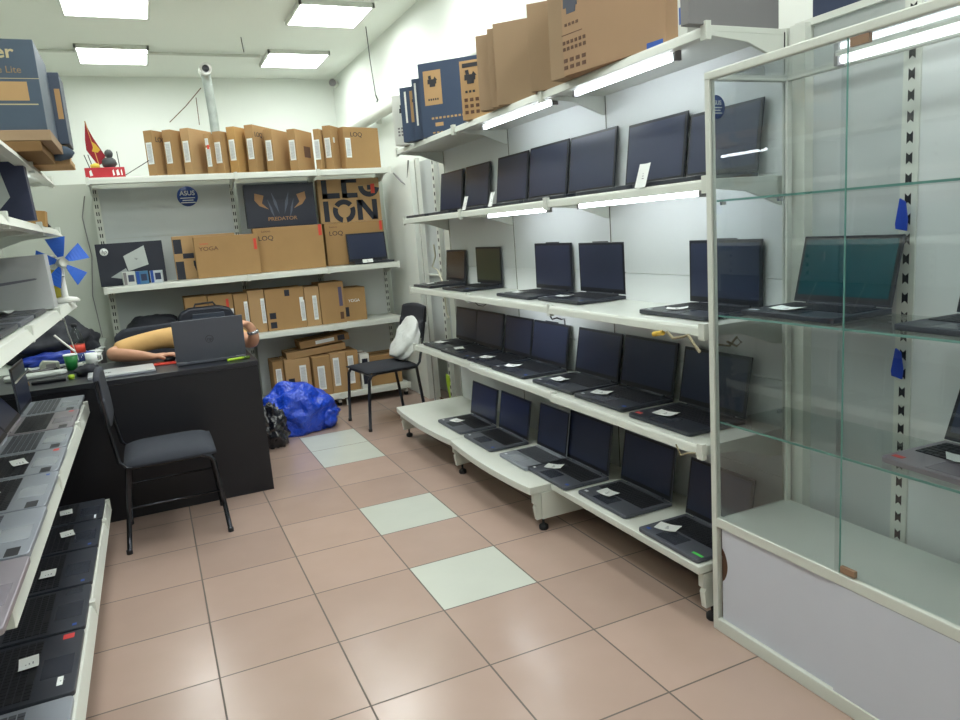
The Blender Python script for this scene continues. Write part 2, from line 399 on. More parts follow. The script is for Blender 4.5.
# ---- left shelving
XLB=-1.60
lt=[]
def lshelf(t,xf,y0,y1,z,br,slant=.012,lip=.045):
    return shelf(t,xf,XLB,y0,y1,z,lip=lip,slant=slant,brackets=br)
left_sec=[(-.70,.25),(.25,1.08),(1.08,1.56)]
for k,(a,b) in enumerate(left_sec):
    t=thing('shelving_bay',['white left wall shelving bay nearest the camera with silver and black laptops','middle white left wall shelving bay, silver laptops at desk height','short white left wall shelving bay beside the black chair'][k],'shelving',(0,0,0),group='white shelving bays along the left wall')
    for z,xf,ye in ((.25,-1.15,None),(.70,-1.185,None),(1.19,-1.185,None),(1.54,-1.195,None),(1.785,-1.19,None)):
        y0_,y1_=a,b
        if k==2 and z==.25: y1_=1.38
        if k==0 and z==.25: y0_=-1.55
        if k==2 and z>1: y1_=1.80
        if k==0 and z>1: y0_=-.60
        lshelf(t,xf,y0_,y1_,z,lip=.045 if z<1 else .034,slant=.01 if z<1 else .015,br=(y0_+.01,)+((y1_-.01,) if k==2 else ()))
    bp=M()
    for za,zb in ((.10,.60),(.603,1.1),(1.103,1.93)): bp.box(XLB-.002,XLB-.016,(a if k else -1.55)+.002,(b if k<2 else 1.80)-.002,za,zb)
    bp.build('back_panel',PANEL_GREY,t)
    upright(t,XLB-.001,a+.02,0,1.94,1)
    if k==2:upright(t,XLB-.001,1.79,0,1.94,1)
    for yy in (a+.04,b-.2): 
        M().box(-1.20,XLB,yy-.01,yy+.01,.12,.20).build('leg_plate',WHITE_METAL,t); M().lathe([(.018,0),(.02,.10),(.01,.12)],(-1.24,yy,0),12).build('foot',RUBBER,t)
tube_light(-1.27,1.10,1.52,1.766,'short lit tube light under the top shelf on the left wall','tube light on left wall')

# ---------------------------------------------------------------- glass cabinet
t=thing('display_cabinet','white framed glass display cabinet with sliding doors and a white base','display cabinet',(0,0,0))
cx0,cx1,cy0,cy1,cz=.75,1.085,-1.60,-.602,1.785
fr=M(); s=.022
fr.box(cx0,cx0+s,cy1-s,cy1,0,cz); fr.build('front_post',WHITE_METAL,t,bevel=.003)
M().box(cx0,cx0+s,cy0,cy0+s,0,cz).build('front_post',WHITE_METAL,t,bevel=.003)
M().box(cx1-s,cx1,cy1-s,cy1,0,cz).build('back_post',WHITE_METAL,t,bevel=.003)
M().box(cx1-s,cx1,cy0,cy0+s,0,cz).build('back_post',WHITE_METAL,t,bevel=.003)
M().box(cx0-.001,cx0+s,cy0,cy1+.001,cz-.012,cz+.012).build('top_rail',WHITE_METAL,t,bevel=.004)
M().box(cx1-s,cx1,cy0+s,cy1-s,cz-.012,cz+.01).build('top_rail',WHITE_METAL,t,bevel=.003)
for y in (cy0,cy1-s): M().box(cx0+s,cx1-s,y,y+s,cz-.012,cz+.01).build('side_rail',WHITE_METAL,t,bevel=.003)
M().box(cx0+.001,cx0+s,cy0+s,cy1-s,.372,.405).build('ledge_rail',WHITE_METAL,t,bevel=.003)
M().box(cx0-.001,cx0+s,cy0+s,cy1-s,0.0,.045).build('bottom_rail',WHITE_METAL,t,bevel=.003)
M().box(cx0+s,cx1-.004,cy0+s,cy1-.004,.372,.39).build('floor_panel',mat('cabinet_floor',(212,219,212),.3),t)
# lower sliding doors : left one with a finger cut-out
ym=-1.085
def door(y0,y1,x,nm,notch):
    pts=[(y0,.046),(y0,.371),(y1,.371)]
    if notch:
        pts+=[(y1,.30)]+[(y1-.024*math.sin(PI*i/10)**.7 if 0<i<10 else y1,.30-.012*i) for i in range(1,11)]
    pts+=[(y1,.046)]
    o=M().prism([(a,b) for a,b in pts],'x',x,x+.008).build(nm,mat('cabinet_door_white',(206,210,222),.45,var=.02),t)
door(ym-.01,cy1-s-.012,cx0+.012,'lower_door',True)
door(cy0+s,ym+.01,cx0+.003,'lower_door',False)
M().box(cx0+.022,cx0+.024,cy0+s,cy1-s,.046,.37).build('inner_lining',INKB,t)
M().box(cx1-.012,cx1-.004,cy0+s,cy1-s,.0,.372).build('rear_board',WHITE_METAL,t)
# glass doors, side glass, top glass and shelves
M().box(cx0+.006,cx0+.010,ym,cy1-s,.406,cz-.012).build('glass_door',GLASS,t)
M().box(cx0+.0125,cx0+.0165,cy0+s,ym+.02,.406,cz-.012).build('glass_door',GLASS,t)
M().box(cx0+.0055,cx0+.0105,ym-.0018,ym-.0002,.406,cz-.012).build('door_edge',GLASS_EDGE,t)
M().box(cx0+.003,cx0+.014,ym-.05,ym-.006,.41,.428).build('door_lock',mat('lock_brown',(150,120,96),.4),t)
M().box(cx0+.003,cx0+.014,ym-.06,ym-.01,cz-.035,cz-.014).build('door_stop',mat('lock_brown',(150,120,96),.4),t)
M().box(cx0+s,cx1-s,cy1-.013,cy1-.009,.391,cz-.012).build('side_glass',GLASS,t)
M().box(cx0+s,cx1-s,cy0+.009,cy0+.013,.391,cz-.012).build('side_glass',GLASS,t)
M().box(cx0+s,cx1-s,cy0+s,cy1-s,cz-.004,cz).build('top_glass',GLASS,t)
for z in (1.425,1.072,.727):
    g=M().box(cx0+.026,cx1-.024,cy0+.02,cy1-.02,z-.006,z).build('glass_shelf',GLASS_TOP,t)
    M().box(cx0+.0235,cx0+.0255,cy0+.02,cy1-.02,z-.006,z).build('shelf_edge',GLASS_EDGE,g)
    for x in (cx0+.05,cx1-.05): M().box(x-.008,x+.008,cy1-.024,cy1-.014,z-.016,z-.0065).build('shelf_clip',CHROMEB,g)
rd=M()
rd.lathe([(.0,0),(.035,0),(.035,.0012),(.0,.0012)],n=32,T=RT((.795,-.6005,1.70),PI/2))
o=rd.build('round_sticker',mat('sticker_royal',(38,70,140),.4),t)
def lines_on(parent,n,w,x,y,z,dz,m,name='small_print',th=.003):
    q=M()
    for i in range(n):
        ww=w*(1-.25*(i%2)); q.box(x-ww/2,x+ww/2,y-.0008,y,z-i*dz-th,z-i*dz)
    return q.build(name,m,parent)
text('ASUS',.018,PAPER,t,'sticker_lettering',(.795,-.6025,1.712),ext=.0003,bold=.0004)
lines_on(t,3,.045,.795,-.6022,1.70,.008,PAPER)
tube_light(.93,-1.56,-.92,1.782,'bright tube light under the roof of the glass cabinet','cabinet light',mat_=TUBE2)
for z0,z1,lab in ((1.30,1.39,'upper'),(.88,.968,'lower')):
    g=M(); g.prism([(-.004,z0),(.028,z0+.006),(.03,z0+.02),(.018,z1),(.002,z1-.01),(-.006,z0+.03)],'x',1.086,1.092,T=Matrix.Translation((0,-1.01,0)))
    tag(g.build('tape_strip',mat('tape_blue',(34,70,180),.4),bevel=.001),f'{lab} scrap of blue tape stuck to the slotted post behind the glass cabinet','tape',group='blue tape scraps')
# ---------------------------------------------------------------- laptops
STY={'black':(BLACKLAP,KEYD,PADD),'grey':(GREYLAP,KEYD,PADD),'silver':(SILVER,KEYS,PADS),'silverdark':(SILVER,KEYD,PADS),
     'pink':(mat('warm_silver_shell',(146,140,148),.35,metal=.3),KEYD,mat('warm_pad',(138,132,142),.25,metal=.2))}
def laptop(label,W,loc,rz,style='black',D=.245,H=.232,tilt=12,group=None,stick=(),display=None,lidmat=None,notch=False,open_=True,closed_logo=None,panel=True,numpad=True,hinge_dx=0):
    sh,km,pm=STY[style]
    t=thing('laptop',label,'laptop',loc,rz,group)
    th=.017
    b=M(); r=.014; h=W/2
    pl=[(-h,D),(-h,r)]+[(-h+r-r*math.cos(a),r-r*math.sin(a)) for a in (PI/6,PI/3)]+[(-h+r,0),(h-r,0)]+[(h-r+r*math.sin(a),r-r*math.cos(a)) for a in (PI/6,PI/3)]+[(h,r),(h,D)]
    b.prism(pl,'z',.002,th)
    b.build('base',sh,t,bevel=.0025)
    ky0,ky1=D*.42,D*.90; kx=W*.44
    kb=M(); kb.box(-kx,kx,ky0,ky1,th-.0006,th+.0003,0)
    rows,cols=6,(18 if numpad else 14); dx=2*kx/cols; dy=(ky1-ky0)/rows
    for i in range(rows):
        c=0
        while c<cols:
            wd=1
            if i==0 and c==4: wd=6
            if i in(1,2) and c==0: wd=2
            kb.box(-kx+c*dx+.0016,-kx+(c+wd)*dx-.0016,ky0+i*dy+.0016,ky0+(i+1)*dy-.0016,th,th+.0022,1); c+=wd
    kb.build('keyboard',[KEYW if km is KEYD else SILVER,km],t)
    off=-.02 if numpad else 0
    M().box(off-.055,off+.055,D*.06,D*.37,th-.0004,th+.0005).build('touchpad',pm,t)
    for k,(side,m_,sx,sy) in enumerate(stick):
        cx=side*(W/2-.03-.0)
        M().box(cx-sx/2,cx+sx/2,D*.10,D*.10+sy,th,th+.0007).build('sticker',m_,t)
    # lid
    a=math.radians(tilt)
    T=RT((0,D-.006,th+.004),-a)
    l=M(); l.box(-h,h,0,.006,0,H,T=T)
    if notch: l.box(-h*.35,h*.35,.0,.006,H-.0005,H+.005,T=T)
    lid=l.build('lid',lidmat or sh,t,bevel=.002)
    M().box(-h+.003,h-.003,-.0012,-.0001,.006,H-.003,T=T).build('bezel',BEZEL,lid)
    M().box(-h+.012,h-.012,-.0022,-.0013,.022,H-.012,T=T).build('display',display or DISPLAY,lid)
    hg=M(); hg.tube([(-h*.7,D-.005,th+.001),(h*.7,D-.005,th+.001)],.005,8); hg.build('hinge',sh,t)
    return t
def price_card(label,x,y,z,ang=0,tiltx=0,w=.075,d=.052,mt=None,group=None,fold=.004,zr=None):
    t=thing('price_card',label,'price card',(x,y,z),ang,group,rot=(tiltx,0,ang))
    m=M(); n=5
    v=[];
    for i in range(n+1):
        s_=-w/2+w*i/n; zz=fold*(abs(2*i/n-1)**2)
        v+=[(s_,-d/2,zz),(s_,d/2,zz),(s_,-d/2,zz+.0006),(s_,d/2,zz+.0006)]
    fs=[]
    for i in range(n):
        o=4*i; fs+=[(o,o+1,o+5,o+4),(o+2,o+6,o+7,o+3),(o,o+4,o+6,o+2),(o+1,o+3,o+7,o+5)]
    fs+=[(0,2,3,1),(4*n,4*n+1,4*n+3,4*n+2)]
    m.add(v,fs); m.build('card',mt or PAPER,t)
    q=M()
    for k in range(3): q.box(-w*.09,w*.09-.004*k,-.012+.009*k,-.009+.009*k,.0007,.0011)
    q.build('print',mat('print_grey',(130,132,140),.6),t)
    return t
CX,CY=CAM.x,CAM.y
def yat(y1,x,x0=1.0): return CY+(y1-CY)*(x-CX)/(x0-CX)
R_='of the long wall of laptops'
rows={
'top':('second right-wall shelf',1.492,[(2.129,1.77),(1.724,1.39),(1.288,.936),(.92,.552),(.539,.178),(.104,-.249),(-.259,-.599)]),
's3':('third right-wall shelf',1.032,[(2.148,1.832),(1.678,1.337),(.939,.582),(.521,.166),(-.235,-.589)]),
's4':('fourth right-wall shelf',.636,[(2.052,1.716),(1.715,1.342),(1.318,.999),(.989,.629),(.549,.198),(.183,-.165),(-.199,-.543)]),
'deck':('low right-wall deck',.22,[(1.872,1.496),(1.454,1.081),(.978,.672),(.667,.303),(.212,-.136),(-.219,-.553)])}
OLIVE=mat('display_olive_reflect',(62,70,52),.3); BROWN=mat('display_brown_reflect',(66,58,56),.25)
XF={'top':[.80]*7,'s3':[.815,.83,.83,.85,.83],'s4':[.812,.80,.80,.79,.795,.79,.775],'deck':[.688,.685,.695,.712,.742,.72]}
looks={'top':['black']*7,'s3':['black']*5,'s4':['black','black','black','black','black','black','black'],'deck':['grey','grey','silver','grey','grey','grey']}
HH={'top':[.264,.265,.268,.272,.270,.257,.238],'s3':[.21,.225,.238,.235,.235],'s4':[.218,.222,.22,.222,.222,.225,.222],'deck':[.21,.218,.23,.24,.225,.225]}
lookword={'black':'black','grey':'dark grey','silver':'silver-black'}
extra={('s3',0):', screen reflecting brown',('s3',1):', screen with an olive reflection',('s3',4):', partly behind the cabinet glass',('s4',6):', partly behind the cabinet glass',('deck',5):', partly behind the cabinet glass',('top',6):', half behind the cabinet glass'}
for key,(rn,z,L) in rows.items():
    for i,(a,b) in enumerate(L):
        xf=XF[key][i]; D=.255 if key!='deck' else .235
        tl={'top':9,'s3':12,'s4':10,'deck':9}[key]
        xt=min(xf+D+HH[key][i]*math.sin(math.radians(tl))*.5,1.07)
        if xf+D+HH[key][i]*math.sin(math.radians(tl))>1.088: tl=math.degrees(math.asin(max(0,(1.088-xf-D)/HH[key][i])))
        xt=xf+D+HH[key][i]*math.sin(math.radians(tl))
        ya,yb=yat(a,xt),yat(b,xt); W=ya-yb-.003
        # y range at centre depth
        if key=='top' and i==6: pass
        st=looks[key][i]
        sk=[(-1,STICKW,.022,.012)]
        if (i+len(key))%2: sk=[(1,STICKB,.02,.014),(-1,STICKW,.018,.012)]
        if key=='deck' and i==5: sk=[(1,STICKG,.05,.012),(-1,STICKB,.018,.012)]
        if key=='s4' and i==6: sk=[(-1,STICKR,.03,.016)]
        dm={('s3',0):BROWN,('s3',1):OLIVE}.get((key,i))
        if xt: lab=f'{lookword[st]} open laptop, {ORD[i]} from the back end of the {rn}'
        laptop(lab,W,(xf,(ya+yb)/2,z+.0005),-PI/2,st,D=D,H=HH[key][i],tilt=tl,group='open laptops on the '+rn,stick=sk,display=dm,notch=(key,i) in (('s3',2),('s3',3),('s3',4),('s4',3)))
        # price card
        cl_=f'white price card on the {ORD[i]} laptop from the back, {rn}'
        if key in('s4','deck') and not (key=='deck' and i in (1,2)):
            kx={'s4':.62,'deck':.55}[key]; yy=(ya+yb)/2+.06+(.03 if i%2 else 0)
            price_card(cl_,xf+D*(.36 if i!=3 or key=='s4' else .45),yy,z+.0215,ang=-PI/2+[.3,-.2,.5,.7,.1,.45,.25][i],group='price cards lying on the open laptops',w=.085,d=.06)
        if key=='top' and i in (1,2,5):
            price_card(cl_,xf-.012,{1:1.30,2:.97,5:-.25}[i],z+.04,ang=-PI/2,tiltx=1.25,group='price cards lying on the open laptops',w=.045 if i<5 else .06,d=.075 if i<5 else .085)
        if key=='s3' and i in (0,2,3,4):
            price_card(cl_,xf+D*.3,(ya+yb)/2+(.05 if i else 0),z+.0215,ang=-PI/2+.2*i,group='price cards lying on the open laptops')
# cabinet laptops
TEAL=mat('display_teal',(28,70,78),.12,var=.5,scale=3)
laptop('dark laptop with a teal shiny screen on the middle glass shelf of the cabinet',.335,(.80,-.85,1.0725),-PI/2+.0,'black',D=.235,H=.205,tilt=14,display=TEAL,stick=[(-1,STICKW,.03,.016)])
price_card('white price card on the teal-screen laptop inside the glass cabinet',.875,-.80,1.0935,ang=-PI/2+.1,w=.085,d=.06)
laptop('dark laptop at the near end of the middle glass shelf in the cabinet',.33,(.80,-1.345,1.0725),-PI/2-.05,'black',D=.235,H=.20,tilt=14)
laptop('silver laptop with a dark tilted screen on the lower glass shelf of the cabinet',.34,(.80,-1.325,.7275),-PI/2-.06,'pink',D=.24,H=.225,tilt=22,stick=[(-1,STICKR,.03,.016)],numpad=False,lidmat=BLACKLAP)
price_card('crumpled white price card on the silver laptop in the lower cabinet shelf',.93,-1.30,.7475,ang=-PI/2+.6,w=.085,d=.06,fold=.008)

# ---- left wall laptops
By=[1.53,1.15,.80,.45,.085,-.285,-.66]
Bys=[(1.72,1.36),(1.35,.98),(.965,.635),(.625,.30),(.29,-.07),(-.08,-.44),(-.455,-.83)]
Bs=['silver','pink','silver','silverdark','silverdark','silver','pink']
for i,(a,b) in enumerate(Bys):
    sk=[(-1,KEYD,.055,.03)]
    if i in (1,3): sk.append((1,STICKR,.03,.018))
    if i==4: sk.append((1,STICKB,.015,.01))
    laptop(f'{"silver" if Bs[i]!="pink" else "warm grey"} open laptop, {ORD[i]} from the desk on the desk-height left-wall shelf',a-b,(-1.20+(.012*i*.4),(a+b)/2,.7015),PI/2,Bs[i],D=.235,H=.215,tilt=2 if i==0 else 34,group='open silver laptops on the left wall shelf',stick=sk,lidmat=GREYLAP if i==0 else None)
for i,(y,dx,an) in enumerate(((.42,-.115,.3),(.05,-.145,-.2))):
    price_card(f'white price card on the {ORD[i+3]} silver laptop from the desk on the left wall',-1.20+dx,y+.04,.7235,ang=PI/2+an,w=.09 if i==0 else .07,d=.045)
Eys=[(1.385,1.10),(1.09,.765),(.755,.405),(.395,.065),(.055,-.31),(-.32,-.70),(-.71,-1.08)]
for i,(a,b) in enumerate(Eys):
    sk=[(-1,STICKB,.016,.012)] if i in(1,2,3) else []
    if i==3: sk=[(1,PADD,.05,.05),(-1,STICKB,.014,.012)]
    if i==4: sk=[(1,STICKR,.03,.03)]
    if i==0: sk=[(-1,STICKW,.05,.008)]
    st='silver' if i==5 else 'black'
    laptop(f'{"silver" if i==5 else "black"} open laptop, {ORD[i]} from the desk on the lowest left wall shelf',a-b-.004,(-1.16,(a+b)/2,.2515),PI/2,st,D=.25,H=.225,tilt=4,group='open laptops on the lowest left wall shelf',stick=sk)
for k,(i,dx,dy,an) in enumerate(((0,-.15,.0,.1),(1,-.12,.02,.2),(2,-.15,-.03,0),(4,-.13,.03,.1))):
    a,b=Eys[i]; price_card(f'white price card on the {ORD[i]} black laptop from the desk on the lowest left shelf',-1.16+dx,(a+b)/2+dy,.2735,ang=PI/2+an,w=.07,d=.05)
price_card('small white tag near the red sticker of a black laptop on the lowest left shelf',-1.20,-.235,.2695,ang=PI/2,w=.045,d=.015,fold=0)
for i,(a,b) in enumerate(((.98,.66),(.64,.30),(.28,-.06))):
    laptop(f'dark laptop, {ORD[i]} from the white box on the middle left wall shelf',a-b,(-1.215,(a+b)/2,1.1915),PI/2,['black','grey','black'][i],D=.22,H=.20,tilt=6,group='open laptops on the middle left wall shelf')
price_card('white price card on the dark laptop nearest the white box on the left wall',-1.33,.80,1.2135,ang=PI/2-.3,w=.08,d=.04,fold=.008)
price_card('white price card on the second dark laptop from the white box, left wall',-1.33,.45,1.2135,ang=PI/2+.3,w=.08,d=.04)
# laptop on the back wall shelf
laptop('small black open laptop standing before a carton at the corner end of the back shelving',.345,(.925,3.585,1.1695),0.0,'black',D=.20,H=.24,tilt=8,display=DISPLAY)
price_card('white price card in front of the small laptop on the back wall shelf',.86,3.58,1.195,tiltx=1.2,w=.09,d=.03,fold=0)
# ---------------------------------------------------------------- cardboard boxes
def carton(label,w,d,h,loc,rz=0,m=CARD,group=None,cat='box',sticker=None,tape=True,name='cardboard_box',rot=None,deco=None,topflap=False):
    """w along local x (face normal -y), d depth, h height; origin at bottom centre"""
    t=thing(name,label,cat,loc,rz,group,rot=rot)
    M().box(-w/2,w/2,-d/2,d/2,0,h).build('carton',m,t,bevel=.002)
    if tape:
        M().box(-w/2+.004,w/2-.004,-.022,.022,h,h+.0006).build('tape',CARDIN,t)
    if sticker:
        for (face,a,z,sw,shh) in sticker:
            q=M(); p=M()
            if face=='f':
                q.box(a-sw/2,a+sw/2,-d/2-.0012,-d/2-.0002,z-shh/2,z+shh/2)
                p.box(a-sw*.36,a+sw*.36,-d/2-.002,-d/2-.0013,z-shh*.42,z+shh*.42)
            else:
                s_=1 if face=='r' else -1
                x=s_*w/2
                q.box(x+s_*.0002,x+s_*.0012,a-sw/2,a+sw/2,z-shh/2,z+shh/2)
                p.box(x+s_*.0013,x+s_*.002,a-sw*.36,a+sw*.36,z-shh*.42,z+shh*.42)
            o=q.build('shipping_label',PAPER,t); p.build('label_print',mat('label_small_print',(206,210,212),.6,var=.28,scale=34,stretch=(1,1,4)),o)
    if deco: deco(t,w,d,h)
    return t
def fr_text(s,size,m,x,z,sx=1,bold=0,rotz=0,name='printed_lettering'):
    return lambda t,w,d,h: text(s,size,m,t,name,(x,-d/2-.0012,z),rot=(PI/2,rotz,0),sx=sx,bold=bold)
def fr_rect(m,x,z,w_,h_,name='printed_patch',e=0):
    return lambda t,w,d,h: M().box(x-w_/2,x+w_/2,-d/2-.0008-e,-d/2+.0002,z-h_/2,z+h_/2).build(name,m,t)
def fr_poly(m,polys,name='printed_shape',e=0):
    def g(t,w,d,h):
        q=M()
        for p in polys: q.prism(p,'y',-d/2-.0009-e,-d/2+.0002)
        return q.build(name,m,t)
    return g
def allof(*fs): return lambda t,w,d,h: [f_(t,w,d,h) for f_ in fs]
# back wall top row : boxes standing turned, narrow labelled face towards the room
spec=[(.145,.160,.325,0),(.280,.17,.325,1),(.402,.18,.335,2),(.560,.09,.300,3),(.622,.14,.312,4),(.722,.15,.345,5),(.862,.15,.352,6),(1.005,.17,.328,7),(1.19,.17,.325,8),(1.385,.10,.312,9),(1.463,.10,.335,10),(1.585,.12,.338,11)]
bx0=[-.712,-.585,-.46,-.30,-.235,-.13,.005,.145,.325,.53,.61,.72]
wd=[.13,.13,.16,.07,.11,.14,.14,.18,.20,.09,.12,.0]
TN=['box with faint lettering, nearest the small flag','plain box beside it, second from the small flag','wide box, third from the small flag','thin box with a red mark, fourth from the flag','box under the pipe, fifth from the small flag','yellowish box, sixth from the small flag','taller box with lettering, seventh from the small flag','box, eighth from the small flag','box with a dark patch, ninth from the small flag','thin box, fourth from the corner end','box with an extra small label, third from the corner end','']
for i in range(11):
    x0=bx0[i]; x1=bx0[i+1]
    hgt=[.325,.328,.338,.295,.312,.345,.358,.325,.322,.318,.345][i]
    th_=.07 if i not in (3,9) else .045
    a=math.radians(52)   # direction of the large face, turned away to the back
    dl=.30
    W=dl; 
    # box local: large face = front(-y), narrow left face = -x side
    # large face direction (cos a, sin a); place near-left-front corner at (x0+th*sin a, 3.60)
    ca,sa=math.cos(a),math.sin(a)
    cxn,cyn=x0+th_*sa+.0,3.605
    cx_=cxn+ca*W/2-sa*th_/2; cy_=cyn+sa*W/2+ca*th_/2
    def dec(t,w,d,h,i=i):
        if i in (0,6): text('LOQ',.05,INK,t,'printed_lettering',(-w/2+.09 if i==0 else -w/2+.08,-d/2-.0012,h*.8),sx=1.1)
        if i==3: M().box(-w/2-.0014,-w/2-.0004,-d/2+.004,d/2-.02,h*.5,h*.72).build('red_patch',RED,t)
        if i==8: M().box(w/2-.17,w/2-.06,-d/2-.001,-d/2,h*.35,h*.62).build('dark_patch',INKB,t)
    lb_='tall cardboard '+TN[i] if TN[i] else ''
    st=[('l',0.0,hgt*.50,.048,.155)]
    if i==3: st=[('l',-.004,hgt*.42,.036,.14),('l',0,hgt*.80,.026,.05)]
    if i==10: st.append(('f',W/2*-.0-.10,hgt*.68,.03,.04))
    carton(lb_+', back shelving',W,th_,hgt,(cx_,cy_,1.9485),a,[CARD,CARD,CARD2,CARD,CARD,ORANGE_CARD,CARD,CARD,CARD,CARD,CARD][i],'tall cartons standing on top of the back shelving',sticker=st,deco=dec)
carton('wide tall carton with dark lettering at the corner end on top of the back shelving',.345,.075,.335,(.925,3.71,1.9485),math.radians(18),CARD,'tall cartons standing on top of the back shelving',sticker=[('f',-.135,.17,.05,.155)],deco=fr_text('LOQ',.05,INK,-.05,.275,1.1))
# second level of the back wall
def hp_deco(t,w,d,h):
    q=M(); q.lathe([(0,0),(.028,0),(.028,.001),(0,.001)],n=28,T=RT((-w/2+.055,-d/2,h-.06),PI/2)); q.build('round_logo',PAPER,t)
    text('hp',.036,NAVY2,t,'logo_lettering',(-w/2+.055,-d/2-.0018,h-.06),shear=.25)
    M().prism([(-.05,.215),(.10,.285),(.115,.14),(-.03,.10)],'y',-d/2-.0009,-d/2).build('printed_lid_picture',mat('picture_silver',(186,192,190),.5),t)
    M().prism([(-.155,.065),(-.045,.125),(-.03,.088),(.0,.03)],'y',-d/2-.001,-d/2).build('printed_base_picture',mat('picture_silver2',(160,166,166),.5),t)
    text('hp',.02,INK,t,'picture_lettering',(.035,-d/2-.0015,.19))
carton('dark navy laptop box with a round logo and a silver laptop picture on it',.46,.07,.315,(-.925,3.80,1.1695),math.radians(3),NAVY2,deco=hp_deco,tape=False)
for k,(x,c1,lab) in enumerate(((-.955,(206,210,206),'white'),(-.865,(70,120,160),'blue and grey'),(-.765,(196,204,210),'silver and blue'))):
    carton(f'small {lab} product box standing before the navy laptop box on the back shelf',.085,.07,.10-.004*k,(x,3.64,1.1695),.1-.1*k,mat(f'gadget_box_{lab.split()[0]}',c1,.4),'small product boxes',tape=False,deco=allof(fr_rect(mat('gadget_print',(50,60,90),.4),.012,.05,.04,.05),fr_rect(STICKB if k else GREYBOX,-.028,.05,.02,.09)))
# striped box
def stripes(t,w,d,h):
    q=M()
    for a,b,c,e in ((-.23,-.17,.0,.14),(-.23,-.17,.2,.31),(-.17,-.09,.16,.20),(-.08,.05,.27,.31),(.08,.12,.20,.31),(.14,.2,.16,.31),(-.10,-.05,.1,.14)): q.box(a,b,-d/2-.0009,-d/2,c,e)
    q.prism([(-.02,.02),(-.08,.04),(-.10,.11),(-.05,.15),(-.02,.12),(-.05,.07)],'y',-d/2-.0009,-d/2)
    q.build('printed_stripes',NAVY2,t)
carton('cardboard box with bold black stripes, behind the lettered box on the back shelf',.47,.07,.335,(-.385,3.83,1.1695),0,CARD2,deco=stripes,tape=False)
carton('plain cardboard laptop box with small lettering and an orange tab, middle back shelf',.475,.07,.315,(-.235,3.70,1.1695),0,CARD,tape=False,deco=allof(fr_text('YOGA',.042,INKB,-.135,.222,1.2),fr_text('Lenovo',.02,RED,-.165,.262),fr_rect(RED,.216,.235,.022,.085,'orange_tab')))
carton('large plain cardboard laptop box under the black claw-print box on the back shelf',.56,.075,.355,(.265,3.78,1.1695),0,CARD,tape=False,deco=allof(fr_text('LOQ',.052,INK,-.185,.27,1.1),fr_text('Lenovo',.024,INKB,-.18,.325),fr_rect(RED,.258,.31,.026,.09,'orange_tab')))
def pred(t,w,d,h):
    q=M()
    for s_ in (-1,1):
        q.prism([(s_*.20,.27),(s_*.13,.25),(s_*.15,.19),(s_*.10,.14),(s_*.17,.17),(s_*.205,.215)],'y',-d/2-.0009,-d/2)
    q.build('printed_claws',mat('claw_gold',(150,112,74),.5),t)
    g=M()
    for s_ in (-1,1):
        g.prism([(s_*.07,.275),(s_*.035,.20),(s_*.02,.10),(s_*.055,.18)],'y',-d/2-.0009,-d/2); g.prism([(s_*.105,.22),(s_*.085,.12),(s_*.06,.07),(s_*.075,.15)],'y',-d/2-.0009,-d/2)
    g.build('printed_shadow_shapes',mat('claw_grey',(78,84,100),.5),t)
    text('PREDATOR',.04,mat('claw_gold',(150,112,74),.5),t,'printed_lettering',(0,-d/2-.0012,.062),sx=1.15,bold=.0006)
carton('black laptop box with a claw print standing on the large plain cardboard box',.555,.075,.34,(.235,3.79,1.1695+.3575),0,NAVY2,tape=False,deco=pred)
carton('cardboard laptop box with lettering behind the small laptop at the corner end',.52,.085,.358,(.845,3.885,1.1695),0,CARD,tape=False,deco=allof(fr_text('LOQ',.052,INK,-.165,.27,1.1),fr_text('Lenovo',.022,INKB,-.185,.325),fr_rect(RED,.235,.315,.024,.08,'orange_tab')))
def legion(t,w,d,h):
    K=NAVY2; y=-d/2-.0012
    def bars(L,nm):
        q=M()
        for p in L:
            if len(p)==4 and not isinstance(p[0],tuple): q.box(p[0],p[1],y,-d/2,p[2],p[3])
            else: q.prism(p,'y',y,-d/2)
        q.build(nm,K,t)
    s=.045
    top=.20; hh=h-.005
    # first row LEG (cropped by the top edge)
    bars([(-.235,-.19,top+.0,hh),(-.235,-.085,top,top+s)],'printed_letter_L')
    bars([(-.065,-.02,top,hh),(-.065,.07,top,top+s*.9),(-.065,.07,hh-.03,hh)],'printed_letter_E')
    ring=lambda cx,cz,r0,r1,a0,a1,n=14:[(cx+r1*math.cos(a0+(a1-a0)*i/n),cz+r1*math.sin(a0+(a1-a0)*i/n)) for i in range(n+1)]+[(cx+r0*math.cos(a1-(a1-a0)*i/n),cz+r0*math.sin(a1-(a1-a0)*i/n)) for i in range(n+1)]
    q=M()
    R3=ring(.175,top+.095,.05,.095,PI*1.0,PI*1.93); 
    n=14
    for i in range(n): q.prism([R3[i],R3[i+1],R3[2*n-i],R3[2*n+1-i]],'y',y,-d/2)
    q.box(.16,.20,y,-d/2,top+.06,top+.10); q.build('printed_letter_G',K,t)
    bars([(-.235,-.19,.01,top-.02)],'printed_letter_I')
    q=M()
    for a0,a1 in ((PI*.22,PI*.80),(PI*.87,PI*1.42),(PI*1.56,PI*2.12)):
        R3=ring(-.06,.092,.055,.098,a0,a1)
        for i in range(n): q.prism([R3[i],R3[i+1],R3[2*n-i],R3[2*n+1-i]],'y',y,-d/2)
    q.build('printed_letter_O',K,t)
    bars([(.055,.10,.01,top-.02),(.19,.235,.01,top-.02),[(.055,top-.02),(.11,top-.02),(.235,.01),(.18,.01)]],'printed_letter_N')
    M().box(.19,.225,y-.0006,y-.0001,top+.03,top+.11).build('orange_tab',RED,t)
carton('light cardboard box with giant black letters on the upper corner end of the back shelving',.535,.085,.36,(.832,3.885,1.1695+.3605),0,CARD2,tape=False,deco=legion)
